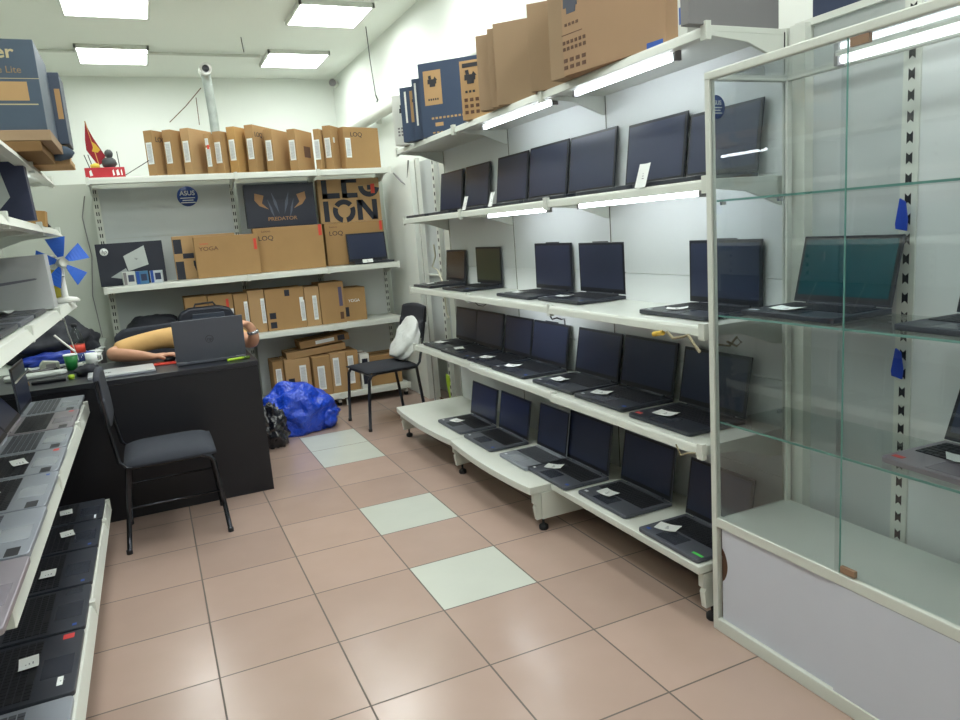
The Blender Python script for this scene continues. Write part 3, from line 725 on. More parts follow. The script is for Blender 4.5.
M1=M().lathe([(0,0),(.078,0),(.078,.0012),(0,.0012)],n=32,T=RT((-.45,3.973,1.815),PI/2))
tt=thing('round_sticker','round blue sticker with white lettering on the back wall shelving panel','sticker')
M1.build('disc',mat('sticker_royal',(38,70,140),.4),tt)
text('ASUS',.05,PAPER,tt,'lettering',(-.45,3.9695,1.838),ext=.0003,bold=.0008)
lines_on(tt,3,.11,-.45,3.970,1.805,.018,PAPER,th=.006)
# third level cartons : (x0,x1,front y,h,label)
def c3(x0,x1,y,d,h,lab,m=CARD,rz=0,**k): return carton(lab,x1-x0,d,h,((x0+x1)/2,y+d/2,.699),rz,m,'cartons on the third back shelf',**k)
c3(-.60,-.435,3.66,.28,.335,'brown carton half hidden behind the black bag on the third back shelf')
c3(-.43,-.245,3.66,.28,.33,'brown carton with an orange tab right of the black bag, third back shelf',deco=fr_rect(RED,.05,.25,.02,.09,'orange_tab'),sticker=[('f',.075,.12,.03,.19)])
c3(-.24,-.135,3.65,.28,.325,'narrow brown carton with a white label, second from the black bag',sticker=[('f',.035,.16,.028,.20)])
c3(-.13,-.005,3.65,.28,.34,'brown carton with a long white label beside the taped carton, third back shelf',m=CARD2,sticker=[('f',.045,.17,.03,.20)])
c3(.0,.31,3.64,.28,.335,'widest brown carton with dark tape patches on the third back shelf',deco=allof(fr_rect(NAVY2,.02,.295,.04,.05,'tape_patch'),fr_rect(NAVY2,-.11,.12,.05,.05,'tape_patch'),fr_rect(NAVY2,-.11,.045,.05,.05,'tape_patch'),fr_rect(PAPER,.13,.17,.03,.16,'label_strip')),sticker=[('f',.135,.14,.035,.17)])
c3(.315,.435,3.65,.28,.325,'narrow brown carton between the two widest ones, third back shelf',m=CARD2,sticker=[('f',.02,.15,.035,.20)])
c3(.44,.645,3.65,.28,.345,'brown carton with a printed strip at its corner edge, third back shelf',deco=allof(fr_rect(mat('strip_purple',(90,84,110),.5),.07,.22,.03,.16,'printed_strip'),fr_rect(INKB,.07,.06,.03,.06,'printed_mark')))
c3(.65,.835,3.68,.26,.28,'brown carton nearest the corner with faint white lettering, third back shelf',deco=allof(fr_text('YOGA',.035,PAPER,-.01,.17),fr_rect(NAVY2,-.075,.08,.03,.08,'dark_patch')))
# base level cartons
def c0(x0,x1,y,d,h,lab,z=.1135,m=CARD,rz=0,rot=None,**k): return carton(lab,x1-x0,d,h,((x0+x1)/2,y+d/2,z),rz,m,'cartons on the lowest back shelf',rot=rot,**k)
c0(.0,.085,3.70,.24,.325,'small brown carton at the far left above the blue bag, lowest shelf',sticker=[('f',0,.20,.045,.12)])
c0(.09,.30,3.66,.26,.33,'brown carton with dark tape and white label above the blue bag, lowest shelf',m=CARD2,sticker=[('f',.04,.17,.055,.2)],deco=fr_rect(NAVY2,-.06,.14,.05,.06,'tape_patch'))
c0(.31,.455,3.60,.28,.33,'brown carton right of the blue bag with a white label, lowest shelf',sticker=[('f',-.01,.15,.06,.2)])
c0(.46,.59,3.61,.28,.34,'brown carton with a long white label behind the chair legs, lowest shelf',m=CARD2,sticker=[('f',-.02,.18,.05,.24)])
c0(.595,.70,3.62,.28,.34,'brown carton with a white label just left of the chair seat',sticker=[('f',-.015,.18,.05,.24)])
c0(.71,.79,3.60,.24,.30,'narrow carton with black and white print behind the chair leg',m=CREAM,deco=fr_rect(NAVY2,0,.15,.05,.22,'dark_patch'))
c0(.80,1.09,3.66,.26,.26,'wide plain carton under the chair at the corner end, lowest shelf')
c0(.12,.62,3.68,.24,.055,'flat long cardboard box lying tilted on the standing cartons',z=.4545,rot=(0,-.06,0),m=CARD2,deco=fr_text('- - -',.03,RED,.15,.03))
c0(.24,.66,3.68,.24,.06,'flat cardboard box with a dark end lying topmost of the lowest shelf pile',z=.53,rot=(0,-.08,0),deco=allof(fr_rect(PAPER,.0,.03,.16,.03,'label_strip'),fr_rect(NAVY2,.14,.03,.06,.045,'dark_patch')))

# ---- boxes on top of the right shelving (large faces towards the room)
def rbox(y0,y1,d,h,lab,m=CARD3,xf=.80,deco=None,z=1.9405,sticker=None,tape=True):
    # local front (-y) faces world -x
    return carton(lab,abs(y1-y0),d,h,(xf+d/2,(y0+y1)/2,z),-PI/2,m,'boxes on top of the right wall shelving',deco=deco,sticker=sticker,tape=tape)
DB=mat('printed_steel_blue',(50,66,92),.5)
def printer_art(cx,cz,s,fm=INK):
    # small drawing of an office machine on a pale plate
    return allof(fr_poly(fm,[[(cx-.35*s,cz-.1*s),(cx+.3*s,cz-.12*s),(cx+.32*s,cz+.18*s),(cx-.33*s,cz+.2*s)],[(cx-.25*s,cz+.2*s),(cx-.05*s,cz+.2*s),(cx-.08*s,cz+.45*s),(cx-.28*s,cz+.42*s)],[(cx+.1*s,cz+.15*s),(cx+.4*s,cz+.1*s),(cx+.2*s,cz+.35*s)],[(cx-.2*s,cz-.3*s),(cx+.2*s,cz-.3*s),(cx+.24*s,cz-.08*s),(cx-.2*s,cz-.1*s)]],'printed_picture',.0008))
def dots(cx,cz,w_,h_,nx,nz,m=INKB,name='printed_icons'):
    def g(t,w,d,h):
        q=M()
        for i in range(nx):
            for j in range(nz):
                a=w_/nx; b=h_/nz; q.box(cx-w_/2+i*a+a*.2,cx-w_/2+(i+1)*a-a*.2,-d/2-.0016,-d/2,cz-h_/2+j*b+b*.25,cz-h_/2+(j+1)*b-b*.2)
        return q.build(name,m,t)
    return g
def dbox(P,W,T,h,lab,m=CARD3,ang=-45,deco=None):
    c,n_=math.cos(math.radians(ang)),math.sin(math.radians(ang))
    cx=P[0]+c*W/2-n_*T/2; cy=P[1]+n_*W/2+c*T/2
    return carton(lab,W,T,h,(cx,cy,1.9405),math.radians(ang),m,'boxes on top of the right wall shelving',deco=deco,tape=False)
dbox((.70,2.13),.24,.10,.30,'white printer box at the back end on top of the right shelving',CREAM,deco=allof(printer_art(-.04,.2,.09),dots(-.05,.08,.09,.06,4,3,GREYBOX)))
dbox((.70,1.965),.36,.07,.315,'dark blue printer box, second from the back end on top of the right shelving',DB,deco=allof(fr_rect(CREAM,-.145,.2,.012,.18),fr_rect(CARD2,-.085,.2,.06,.18),printer_art(-.08,.23,.06)))
dbox((.742,1.862),.36,.04,.345,'thin dark blue box with a pale strip, third from the back, top of right shelving',DB,deco=fr_rect(CREAM,-.158,.2,.012,.24))
dbox((.757,1.776),.52,.05,.41,'largest dark blue printer box with an orange picture plate, top of the right shelving',DB,deco=allof(fr_rect(CARD2,-.175,.27,.11,.19,'picture_plate'),printer_art(-.175,.30,.085),dots(-.175,.205,.07,.02,5,1,INK),dots(-.08,.10,.24,.02,10,1,CARD2),dots(.065,.095,.03,.06,1,2,CARD2),fr_rect(CARD2,-.15,.065,.05,.02),dots(-.1,.0+.02,.2,.015,8,1,CARD2,'printed_footer')))
dbox((.745,1.158),.44,.12,.285,'brown printer box with dark machine picture beside the large blue one, right shelving',CARD2,deco=allof(fr_rect(INK,-.16,.262,.09,.02),printer_art(-.165,.20,.09),dots(-.17,.135,.06,.02,3,1,INK),dots(-.165,.065,.09,.09,3,3,INKB)))
dbox((.715,.883),.36,.06,.335,'thin plain brown carton beside the brown printer box, top shelf')
dbox((.735,.80),.36,.038,.345,'thin plain brown carton, second from the brown printer box, top shelf')
dbox((.737,.742),.38,.036,.352,'broad plain brown carton in the middle of the right shelving top')
dbox((.742,.43),.26,.10,.345,'tall plain brown carton left of the thin one, right shelving top')
dbox((.72,.225),.085,.12,.40,'thin brown carton against the big picture-print carton, top shelf',ang=-79)
dbox((.725,.135),.495,.14,.42,'big brown carton with a dark machine picture, nearest the glass cabinet',mat('cardboard_rosy',(170,140,112),.85,var=.08,scale=5,spec=.2),ang=-79,deco=allof(fr_rect(INKB,-.195,.36,.11,.003),fr_rect(INKB,-.195,.145,.11,.003),printer_art(-.195,.25,.115,mat('ink_slate',(74,78,92),.6)),dots(-.195,.178,.08,.018,4,1,INKB),dots(-.185,.105,.13,.045,6,2,INKB),dots(-.185,.04,.13,.05,4,2,INKB),fr_rect(STICKB,.20,.012,.07,.02)))
carton('small pale box with blue print squeezed in near the end of the right shelving top',.045,.2,.13,(.90,-.455,1.9405),-PI/2,CREAM,tape=False,deco=fr_rect(STICKB,0,.06,.03,.05))
carton('grey box at the cabinet end on top of the right shelving',.36,.035,.30,(.90,-.557,1.9405),0,GREYBOX,tape=False,deco=None,cat='box',sticker=None)
carton('dark navy box lying above the glass cabinet against the right wall',.24,.85,.20,(1.265,-1.07,1.951),0,NAVY,tape=False)

# ---- boxes on the left shelves
def acer(t,w,d,h):
    text('acer',.062,mat('letter_sand',(190,176,140),.5),t,'printed_lettering',(w/2-.065,-d/2-.0012,h-.045),sx=1.15,bold=.001,align='RIGHT')
    text('Aspire Lite',.033,mat('letter_brown',(150,124,88),.5),t,'printed_small_lettering',(w/2-.05,-d/2-.0012,h-.105),align='RIGHT')
    M().box(w/2-.35,w/2-.04,-d/2-.0009,-d/2,.105,.17).build('tan_panel',CARD2,t)
    q=M(); q.box(w/2-.35,w/2-.015,-d/2-.0009,-d/2,.09,.094); q.box(w/2-.35,w/2-.0,-d/2-.0009,-d/2,h-.135,h-.133); q.build('printed_lines',mat('letter_sand',(190,176,140),.5),t)
BLUEBOX=mat('box_slate_blue',(66,82,100),.5)
BL2=mat('box_slate_blue_dark',(54,66,84),.5)
carton('large slate blue box with pale lettering on top of the left shelving',.50,.40,.315,(-1.335,.99,1.862),.0,BLUEBOX,tape=False,deco=acer)
carton('slate blue box leaning behind the large lettered one on the left shelving',.50,.20,.285,(-1.296,1.30,1.868),0,BL2,tape=False,deco=fr_rect(CARD,.235,.16,.02,.12))
carton('flat tan carton directly under the large slate blue box',.50,.44,.037,(-1.325,.98,1.824),0,CARD3,tape=False,group='flat cartons on the left shelving')
carton('flat dark brown carton at the bottom under the large slate blue box',.47,.44,.036,(-1.345,.98,1.7865),0,CARDIN,tape=False,group='flat cartons on the left shelving')
for k,(h,z,w_,lab) in enumerate(((.025,1.7865,.46,'lowest'),(.027,1.812,.44,'middle'),(.027,1.8395,.45,'uppermost'))):
    carton(f'{lab} flat brown carton under the leaning slate blue box, left shelving',w_,.24,h,(-1.285,1.335,z),0,[CARD2,CARD,CARD3][k],tape=False,group='flat cartons on the left shelving')
cb=M(); cb.blob((-1.09,1.195,1.83),(.055,.016,.03),16,10,.2,3,2); tag(cb.build('cloth_bundle',mat('slate_cloth',(60,74,90),.8)),'small dark cloth bundle hanging between the flat cartons on the left shelving','cloth')
def hp2(t,w,d,h):
    M().prism([(-w/2,.04),(w/2-.11,.045),(w/2-.065,.09),(w/2-.085,h-.004),(-w/2,h-.004)],'y',-d/2-.0009,-d/2).build('printed_laptop_picture',mat('picture_silver',(186,192,190),.5),t)
carton('dark navy box with a grey laptop picture on the upper left wall shelf',.42,.07,.222,(-1.395,.92,1.5415),0,mat('navy_box_left',(48,54,82),.5),tape=False,deco=hp2,rot=(0,-.04,0))
carton('small orange carton behind the navy picture box on the upper left shelf',.09,.08,.065,(-1.235,1.28,1.5415),0,ORANGE_CARD,tape=False,rot=(0,.1,0))
tag(M().prism([(-.03,0),(.045,.0),(.03,.022),(-.02,.05)],'y',1.42,1.47,T=Matrix.Translation((-1.235,0,1.5415))).build('black_scrap',BLACK_FAB,bevel=.003),'small black piece beside the orange carton on the upper left shelf','scrap')
carton('large plain white box with a dark slit on the middle left wall shelf',.36,.12,.225,(-1.375,1.16,1.1915),0,mat('white_grey_box',(186,190,192),.5),tape=False,rot=(0,-.03,0),deco=fr_poly(mat('slit_grey',(120,120,132),.5),[[(-.18,.10),(-.18,.118),(.13,.132),(.14,.128),(.13,.124)]],'slit'))
# ---------------------------------------------------------------- desk
t=thing('desk','black laminate counter desk with a tall front panel near the back','desk')
DX0,DX1,DY0,DY1,DZ=-1.66,-.335,1.80,2.52,.76
M().box(DX0,DX1,DY0,DY1,DZ-.028,DZ).build('desk_top',DESK_TOP,t,bevel=.002)
M().box(DX0+.01,DX1-.002,DY0+.003,DY0+.022,0,DZ-.029).build('front_panel',BLACK_DESK,t,bevel=.001)
M().box(DX1-.022,DX1-.002,DY0+.023,DY1-.01,0,DZ-.029).build('side_panel',BLACK_DESK,t)
M().box(DX0,DX0+.02,DY0+.023,DY1-.01,0,DZ-.029).build('side_panel',BLACK_DESK,t)
t=thing('side_table','pale worktop with cluttered cloth surface behind the black desk by the left wall','table')
M().box(-1.76,-1.19,2.53,4.02,.735,.762).build('table_top',mat('pale_top',(176,184,176),.5),t,bevel=.003)
for x in (-1.73,-1.23):
    for y in (2.58,3.95): M().box(x-.02,x+.02,y-.02,y+.02,0,.735).build('leg',GREYBOX,t)
# desk laptop, lid towards the camera
def back_laptop():
    t=laptop('dark grey open laptop on the desk, its lid with a round logo facing the camera',.375,(-.563,2.205,.7605),PI,'grey',D=.245,H=.235,tilt=9)
    return t
bt=back_laptop()
a=math.radians(9)
lid=[c for c in bt.children if c.name.startswith('lid')][0]
T=RT((0,.245-.006,.021),-a)
ring=M()
n=28
for i in range(n):
    a0,a1=2*PI*i/n,2*PI*(i+1)/n
    ring.prism([(.019*math.cos(a0),.117+.019*math.sin(a0)),(.0215*math.cos(a0),.117+.0215*math.sin(a0)),(.0215*math.cos(a1),.117+.0215*math.sin(a1)),(.019*math.cos(a1),.117+.019*math.sin(a1))],'y',.006,.0068,T=T)
ring.build('logo_ring',mat('logo_dark',(36,38,48),.3),lid)
hp=text('hp',.030,mat('logo_dark',(36,38,48),.3),lid,'logo_lettering',T@Vector((0,.0066,.117)),rot=(PI/2-a,0,PI),shear=.25)
# closed silver laptop
t=thing('closed_laptop','thin silver closed laptop lying on the black desk behind the chair back','laptop',(-1.03,2.0,.7605),math.radians(3))
M().box(-.165,.165,-.115,.115,0,.009).build('base',SILVER,t,bevel=.003)
l=M().box(-.165,.165,-.115,.115,.0095,.016).build('lid',mat('lid_light',(186,190,192),.35,metal=.2),t,bevel=.003)
text('hp',.035,INK,t,'logo_lettering',(-.07,-.02,.0163),rot=(0,0,0),shear=.25)
t=thing('phone','red phone lying on the desk beside the sleeping person\'s hand','phone',(-.80,2.12,.7605),-.2)
M().box(-.07,.07,-.035,.035,0,.008).build('body',RED,t,bevel=.003); M().box(-.062,.062,-.031,.031,.008,.0085).build('screen',mat('screen_red',(200,60,50),.2),t)
t=thing('computer_mouse','black computer mouse under the sleeping person\'s hand beside the laptop','mouse',(-.775,2.245,.7605),-.5)
m=M(); m.blob((0,0,.012),(.032,.055,.024),20,12,0,1,1,flat=0.0); m.build('shell',KEYD,t); M().tube([(0,.02,.037),(0,.04,.032)],.004).build('scroll_wheel',GREYBOX,t)
t=thing('highlighter_pen','yellow green highlighter pen on the desk edge right of the laptop','pen',(-.43,1.90,.769),.12)
m=M().tube([(-.06,0,0),(.03,0,0)],.008,12); m.build('barrel',mat('lime_plastic',(178,214,60),.4),t); M().tube([(.031,0,0),(.065,0,0)],.0085,12).build('cap',mat('lime_cap',(90,120,40),.4),t)
# items at the left of the desk
t=thing('paper_tray','white rounded plastic tray lying on the desk near the left wall shelving','tray',(-1.47,2.28,.7605),.15)
M().prism([(-.15,-.05),(-.12,-.065),(.12,-.05),(.155,-.01),(.14,.04),(-.13,.06),(-.155,.02)],'z',0,.022).build('shell',mat('tray_white',(196,202,198),.4),t,bevel=.006)
t=thing('plastic_bottle','clear plastic bottle with a red label and black cap on the pale worktop','bottle',(-1.275,2.62,.7625))
BG=glassm('bottle_plastic',(.75,.8,.78))
m=M().lathe([(.038,0),(.041,.01),(.041,.07)],n=20); m.lathe([(.0412,.12),(.040,.15),(.024,.20),(.013,.215),(.013,.225)],n=20); m.build('bottle_body',BG,t)
M().lathe([(.0415,.07),(.0415,.12)],n=20).build('label_band',RED,t); M().lathe([(.0,.225),(.016,.225),(.016,.245),(0,.245)],n=16).build('cap',KEYD,t)
t=thing('green_cup','green paper cup with a white rim on the desk before the bottle','cup',(-1.30,2.40,.7605))
m=M().lathe([(.028,0),(.037,.085)],n=24); m.build('cup_wall',mat('cup_green',(30,130,60),.4),t); M().lathe([(.0365,.085),(.039,.088),(.037,.092),(.034,.088)],n=24).build('rim',PAPER,t)
t=thing('white_mug','white mug beside the green cup on the cluttered desk','mug',(-1.20,2.475,.7605))
M().lathe([(.03,0),(.033,.075),(.029,.075),(.027,.01)],n=24).build('mug_body',PAPER,t); M().tube([(.03,0,.06),(.055,0,.055),(.055,0,.03),(.03,0,.02)],.005).build('handle',PAPER,t)
t=thing('desk_gadget','black flat gadget with a lime knob on the front of the desk','gadget',(-1.36,2.02,.7605),.08)
M().box(-.10,.06,-.03,.03,0,.018).build('body',KEYD,t,bevel=.006); M().lathe([(0,0),(.016,0),(.016,.022),(0,.026)],(.085,0,0),16).build('lime_knob',mat('lime_plastic',(178,214,60),.4),t)
t=thing('pouch','black crumpled pouch on the desk between the lime knob and closed laptop','pouch',(-1.20,2.12,.7605))
M().blob((0,0,.022),(.065,.06,.032),20,12,.35,3,5,flat=0).build('pouch_body',BLACK_FAB,t)
t=thing('wooden_block','small tan wooden block near the front left of the desk','block',(-1.505,2.0,.7605),.5)
M().prism([(-.035,0),(.035,0),(.03,.022),(-.02,.03)],'y',-.02,.02).build('block_body',CARD2,t,bevel=.002)
# clutter : cables and small machine
t=thing('cable_tangle','tangle of grey cables on the desk behind the white tray','cables')
random.seed(5)
for k in range(4):
    pts=[]; x,y=-1.52+.05*k,2.5
    for i in range(14):
        pts.append((x+.10*math.sin(i*.9+k),2.44+.03*math.cos(i*1.3+k*2)+.02*k,.768+.012*abs(math.sin(i*1.7+k)))); x+=.004
    M().tube(pts,.004,6).build('cable',[GREYBOX,KEYD,SILVER,CREAM][k],t)
t=thing('card_reader','cream plastic card reader device between the cable tangle and the green cup','device',(-1.42,2.47,.7605),.2)
M().prism([(-.05,0),(.05,0),(.05,.05),(-.03,.065),(-.05,.04)],'y',-.03,.03).build('housing',mat('old_cream',(166,170,158),.5),t,bevel=.004); M().box(-.02,.03,-.032,-.0305,.02,.045).build('panel',GREYBOX,t)
t=thing('clothes_pile','heap of black clothes on the pale worktop by the left wall','clothes')
M().blob((-1.50,3.25,.84),(.24,.42,.17),40,24,.35,2.2,3,flat=.765).build('heap',BLACK_FAB,t)
M().blob((-1.30,3.45,.80),(.10,.30,.09),30,20,.35,2.2,4,flat=.765).build('sleeve',BLACK_FAB,t)
t=thing('plastic_bag','crumpled blue plastic bag lying before the heap of black clothes','bag')
M().blob((-1.42,2.78,.785),(.20,.08,.045),36,16,.5,3.2,8,flat=.764).build('bag_body',mat('bag_blue_dark',(24,52,150),.35),t)
t=thing('papers','white scattered papers on the pale worktop behind the bottle','papers')
for k in range(3): M().box(-.09,.09,-.06,.06,0,.003,T=RT((-1.27,3.0+.14*k,.7640+.0035*k),0,0,.3*k)).build('sheet',PAPER,t)
# ---------------------------------------------------------------- chairs
def iso_chair(label,loc,rz,padded,chrome):
    lean=.035 if padded else .10
    """origin at floor centre of the seat; faces local -y, backrest at +y"""
    t=thing('visitor_chair',label,'chair',loc,rz)
    W=.42;D=.40;zs=.44
    fm=chrome
    for s_ in (-1,1):
        x=s_*W/2
        # front leg + side rail + rear leg/back post: oval tube
        M().tube([(x,-D/2-.02,0),(x,-D/2-.005,.20),(x,-D/2+.01,.375),(x,-D/2+.03,.405),(x,-D/2+.07,.415)],.0115,10).build('leg',fm,t)
        M().tube([(x,D/2+.04,0),(x,D/2+.01,.24),(x,D/2-.01,.415)],.0115,10).build('leg',fm,t)
        M().tube([(x,-D/2+.07,.415),(x,D/2-.01,.415),(x,D/2+.02,.45),(x*.97,D/2+.03+lean*.35,.62),(x*.93,D/2+.03+lean*.8,.84)],.010,10).build('side_rail',fm,t)
        for y in (-D/2-.02,D/2+.04): M().lathe([(.014,0),(.014,.02)],(x,y,0),12).build('rubber_tip',RUBBER,t)
    M().tube([(-W/2,-D/2+.03,.405),(W/2,-D/2+.03,.405)],.010,8).build('crossbar',fm,t)
    if padded: M().tube([(-W/2,-D/2-.004,.19),(W/2,-D/2-.004,.19)],.006,8).build('stretcher',fm,t)
    for s_ in (-1,1) if padded else (): M().tube([(s_*W/2,-D/2-.004,.22),(s_*W/2,D/2+.012,.22)],.005,8).build('stretcher',fm,t)
    st=M(); nx,ny=10,10; v=[];fs=[]
    for i in range(nx+1):
        for j in range(ny+1):
            a,b=2*i/nx-1,2*j/ny-1
            k=(1-abs(a)**6)*(1-abs(b)**6)
            v.append((a*(W/2+.012)*(1-.03*abs(b)**4),b*(D/2+.005),zs+(.03*k if padded else .012*k)-.012*abs(a)**2))
    o_=len(v)
    v+=[(p[0],p[1],zs-.028 if padded else zs-.018) for p in v]
    for i in range(nx):
        for j in range(ny):
            q=i*(ny+1)+j; fs.append((q,q+ny+1,q+ny+2,q+1)); fs.append((o_+q,o_+q+1,o_+q+ny+2,o_+q+ny+1))
    for i in range(nx): 
        q=i*(ny+1); fs.append((q,o_+q,o_+q+ny+1,q+ny+1)); q+=ny; fs.append((q,q+ny+1,o_+q+ny+1,o_+q))
    for j in range(ny):
        fs.append((j,j+1,o_+j+1,o_+j)); q=nx*(ny+1)+j; fs.append((q,o_+q,o_+q+1,q+1))
    st.add(v,fs,0,True); st.build('seat',GREY_FAB if padded else BLACK_FAB,t)
    bk=M(); n=12; v=[];fs=[]
    for i in range(n+1):
        for j in range(n+1):
            a=2*i/n-1; z=.60+.27*j/n
            rr_=1-.10*abs(2*j/n-1)**4
            y=D/2+.018+lean*.35+(z-.6)/.27*lean*.5
            v.append((a*(W/2-.005)*rr_,y,z-.02*a*a*(1 if j>n/2 else -1)))
    o_=len(v); v+=[(p[0],p[1]+.024,p[2]) for p in v]
    for i in range(n):
        for j in range(n):
            q=i*(n+1)+j; fs.append((q,q+n+1,q+n+2,q+1)); fs.append((o_+q,o_+q+1,o_+q+n+2,o_+q+n+1))
    for i in range(n):
        q=i*(n+1); fs.append((q,o_+q,o_+q+n+1,q+n+1)); q+=n; fs.append((q,q+n+1,o_+q+n+1,o_+q))
    for j in range(n):
        fs.append((j,j+1,o_+j+1,o_+j)); q=n*(n+1)+j; fs.append((q,o_+q,o_+q+1,q+1))
    bk.add(v,fs,0,True); bk.build('backrest',GREY_FAB if padded else BLACK_FAB,t)
    return t
# near chair: backrest towards -x, so local +y -> world -x : rz = +90deg
iso_chair('black padded chair with shiny metal frame standing against the black desk',(-.85,1.50,0),PI/2,True,CHROME)
iso_chair('black visitor chair with a white bag on it before the back shelves',(.68,2.86,0),-PI/2+.10,False,mat('frame_black',(34,36,44),.35,metal=.3))
# white bag on the far chair
t=thing('white_bag','stuffed crumpled white plastic bag leaning on the far black chair','bag',(.83,2.87,.462),0,rot=(0,.62,.1))
m=M(); m.blob((-.02,0,.165),(.075,.18,.215),36,24,.22,2.4,11,flat=-.01); o=m.build('bag_body',mat('bag_white',(214,218,216),.4,bump=.9,bscale=22),t)
M().blob((-.02,0,.345),(.03,.09,.025),20,10,.4,3,2).build('bag_top_fold',mat('bag_white',(214,218,216),.4),t)
# blue bag on floor + black shiny bag
t=thing('blue_plastic_bag','large crumpled bright blue plastic bag on the floor beside the desk','bag',(.04,3.0,0))
BLUEP=mat('bag_bright_blue',(28,74,206),.28,var=.25,scale=9,bump=1.0,bscale=22,coat=.4)
for n_ in BLUEP.node_tree.nodes:
    if n_.type=='BUMP': n_.inputs['Distance'].default_value=.03
M().blob((0,0,.16),(.255,.18,.205),64,40,.30,2.2,21,flat=.0,sharp=False).build('bag_body',BLUEP,t)
M().blob((.20,.02,.10),(.11,.14,.12),40,24,.3,3,22,flat=.0).build('bag_side',BLUEP,t)
t=thing('black_plastic_bag','shiny black plastic bag on the floor between the desk and the blue bag','bag',(-.19,2.74,0))
M().blob((0,0,.12),(.105,.11,.17),48,32,.4,3,31,flat=0,sharp=True).build('bag_body',mat('bag_black_shiny',(34,36,44),.12,bump=.8,bscale=18,coat=.6),t)
# black bag + jacket on third shelf
t=thing('shoulder_bag','black structured laptop bag on the third back shelf behind the sleeping person','bag',(-.46,3.612,.699))
q=[(-.21,0),(.21,0),(.22,.17),(.18,.27),(.10,.30),(-.12,.30),(-.19,.26),(-.22,.16)]
M().prism([(a_,b_*.86) for a_,b_ in q],'y',-.04,.045).build('bag_body',mat('bag_black',(36,40,52),.5,bump=.1),t,bevel=.02)
M().prism([(-.12,.10),(.14,.10),(.13,.21),(-.10,.21)],'y',-.05,-.04).build('front_pocket',mat('bag_slate',(56,64,78),.4),t,bevel=.006)
M().tube([(-.08,0,.25),(-.07,0,.28),(.06,0,.285),(.08,0,.25)],.008).build('handle',KEYD,t)
t=thing('jacket','dark jacket lying beside the black bag on the third back shelf','jacket')
M().blob((-.84,3.78,.80),(.20,.13,.13),36,20,.3,2.4,41,flat=.699).build('jacket_body',BLACK_FAB,t)
shelfb=thing('shelf_board','white shelf board under the dark jacket on the back shelving','shelf')
M().box(-1.125,-.625,3.60,3.965,.678,.698).build('board',WHITE_METAL,shelfb)
# office chair behind the desk
t=thing('office_chair','grey upholstered chair the sleeping person sits on behind the desk','chair',(-.62,3.05,0))
M().box(-.25,.25,-.22,.22,.40,.455).build('seat',GREY_FAB,t,bevel=.02)
M().prism([(-.48,.50),(.30,.50),(.32,.56),(.30,.86),(.20,.90),(-.42,.885),(-.48,.84)],'y',.17,.24).build('backrest',GREY_FAB,t,bevel=.02)
for x in (-.22,.22):
    for y in (-.2,.2): M().tube([(x,y,0),(x,y,.40)],.013,10).build('leg',CHROME,t)
M().tube([(0,.18,.42),(0,.205,.55)],.02,8).build('back_support',CHROME,t)
# ---------------------------------------------------------------- person asleep on the desk
def skin(name,verts,edges,ms,parent,sub=2,root=0):
    me=bpy.data.meshes.new(name); me.from_pydata([v[:3] for v in verts],edges,[])
    o=bpy.data.objects.new(name,me); COL.objects.link(o)
    md=o.modifiers.new('skin','SKIN'); md.use_smooth_shade=True
    for i,v in enumerate(verts):
        s_=me.skin_vertices[0].data[i]; rx=v[3]; ry=v[4] if len(v)>4 else v[3]; s_.radius=(rx,ry); s_.use_root=(i==root)
    sb=o.modifiers.new('sub','SUBSURF'); sb.levels=sub; sb.render_levels=sub
    dg=bpy.context.evaluated_depsgraph_get(); dg.update()
    nm=bpy.data.meshes.new_from_object(o.evaluated_get(dg))
    COL.objects.unlink(o); bpy.data.objects.remove(o)
    nm.name=name; nm.materials.clear(); nm.materials.append(ms)
    for p in nm.polygons: p.use_smooth=True
    o=bpy.data.objects.new(name,nm); COL.objects.link(o); o.parent=parent
    return o
SKIN=mat('skin_tone',(196,146,118),.5,var=.06,scale=20); SHIRT=mat('shirt_tan',(206,166,106),.8,var=.1,scale=14,bump=.25,bscale=14)
HAIR=mat('hair_black',(26,22,22),.6,bump=.4,bscale=200); TROUS=mat('trousers_dark',(40,44,56),.8)
pt=thing('person','person in a tan short-sleeved shirt slumped forward asleep on the desk behind the laptop','person')
V=[];E=[]
def add(v,p=None):
    V.append(v); 
    if p is not None: E.append((p,len(V)-1))
    return len(V)-1
pel=add((-.56,2.98,.56,.14,.12)); bel=add((-.55,2.88,.70,.13,.11),pel); ch=add((-.54,2.68,.80,.14,.09),bel); nk=add((-.54,2.50,.845,.055),ch); hd0=add((-.54,2.42,.85,.065),nk)
hd=add((-.535,2.33,.865,.088,.085),hd0); hd2=add((-.53,2.24,.855,.080,.078),hd); hd3=add((-.53,2.19,.85,.05),hd2)
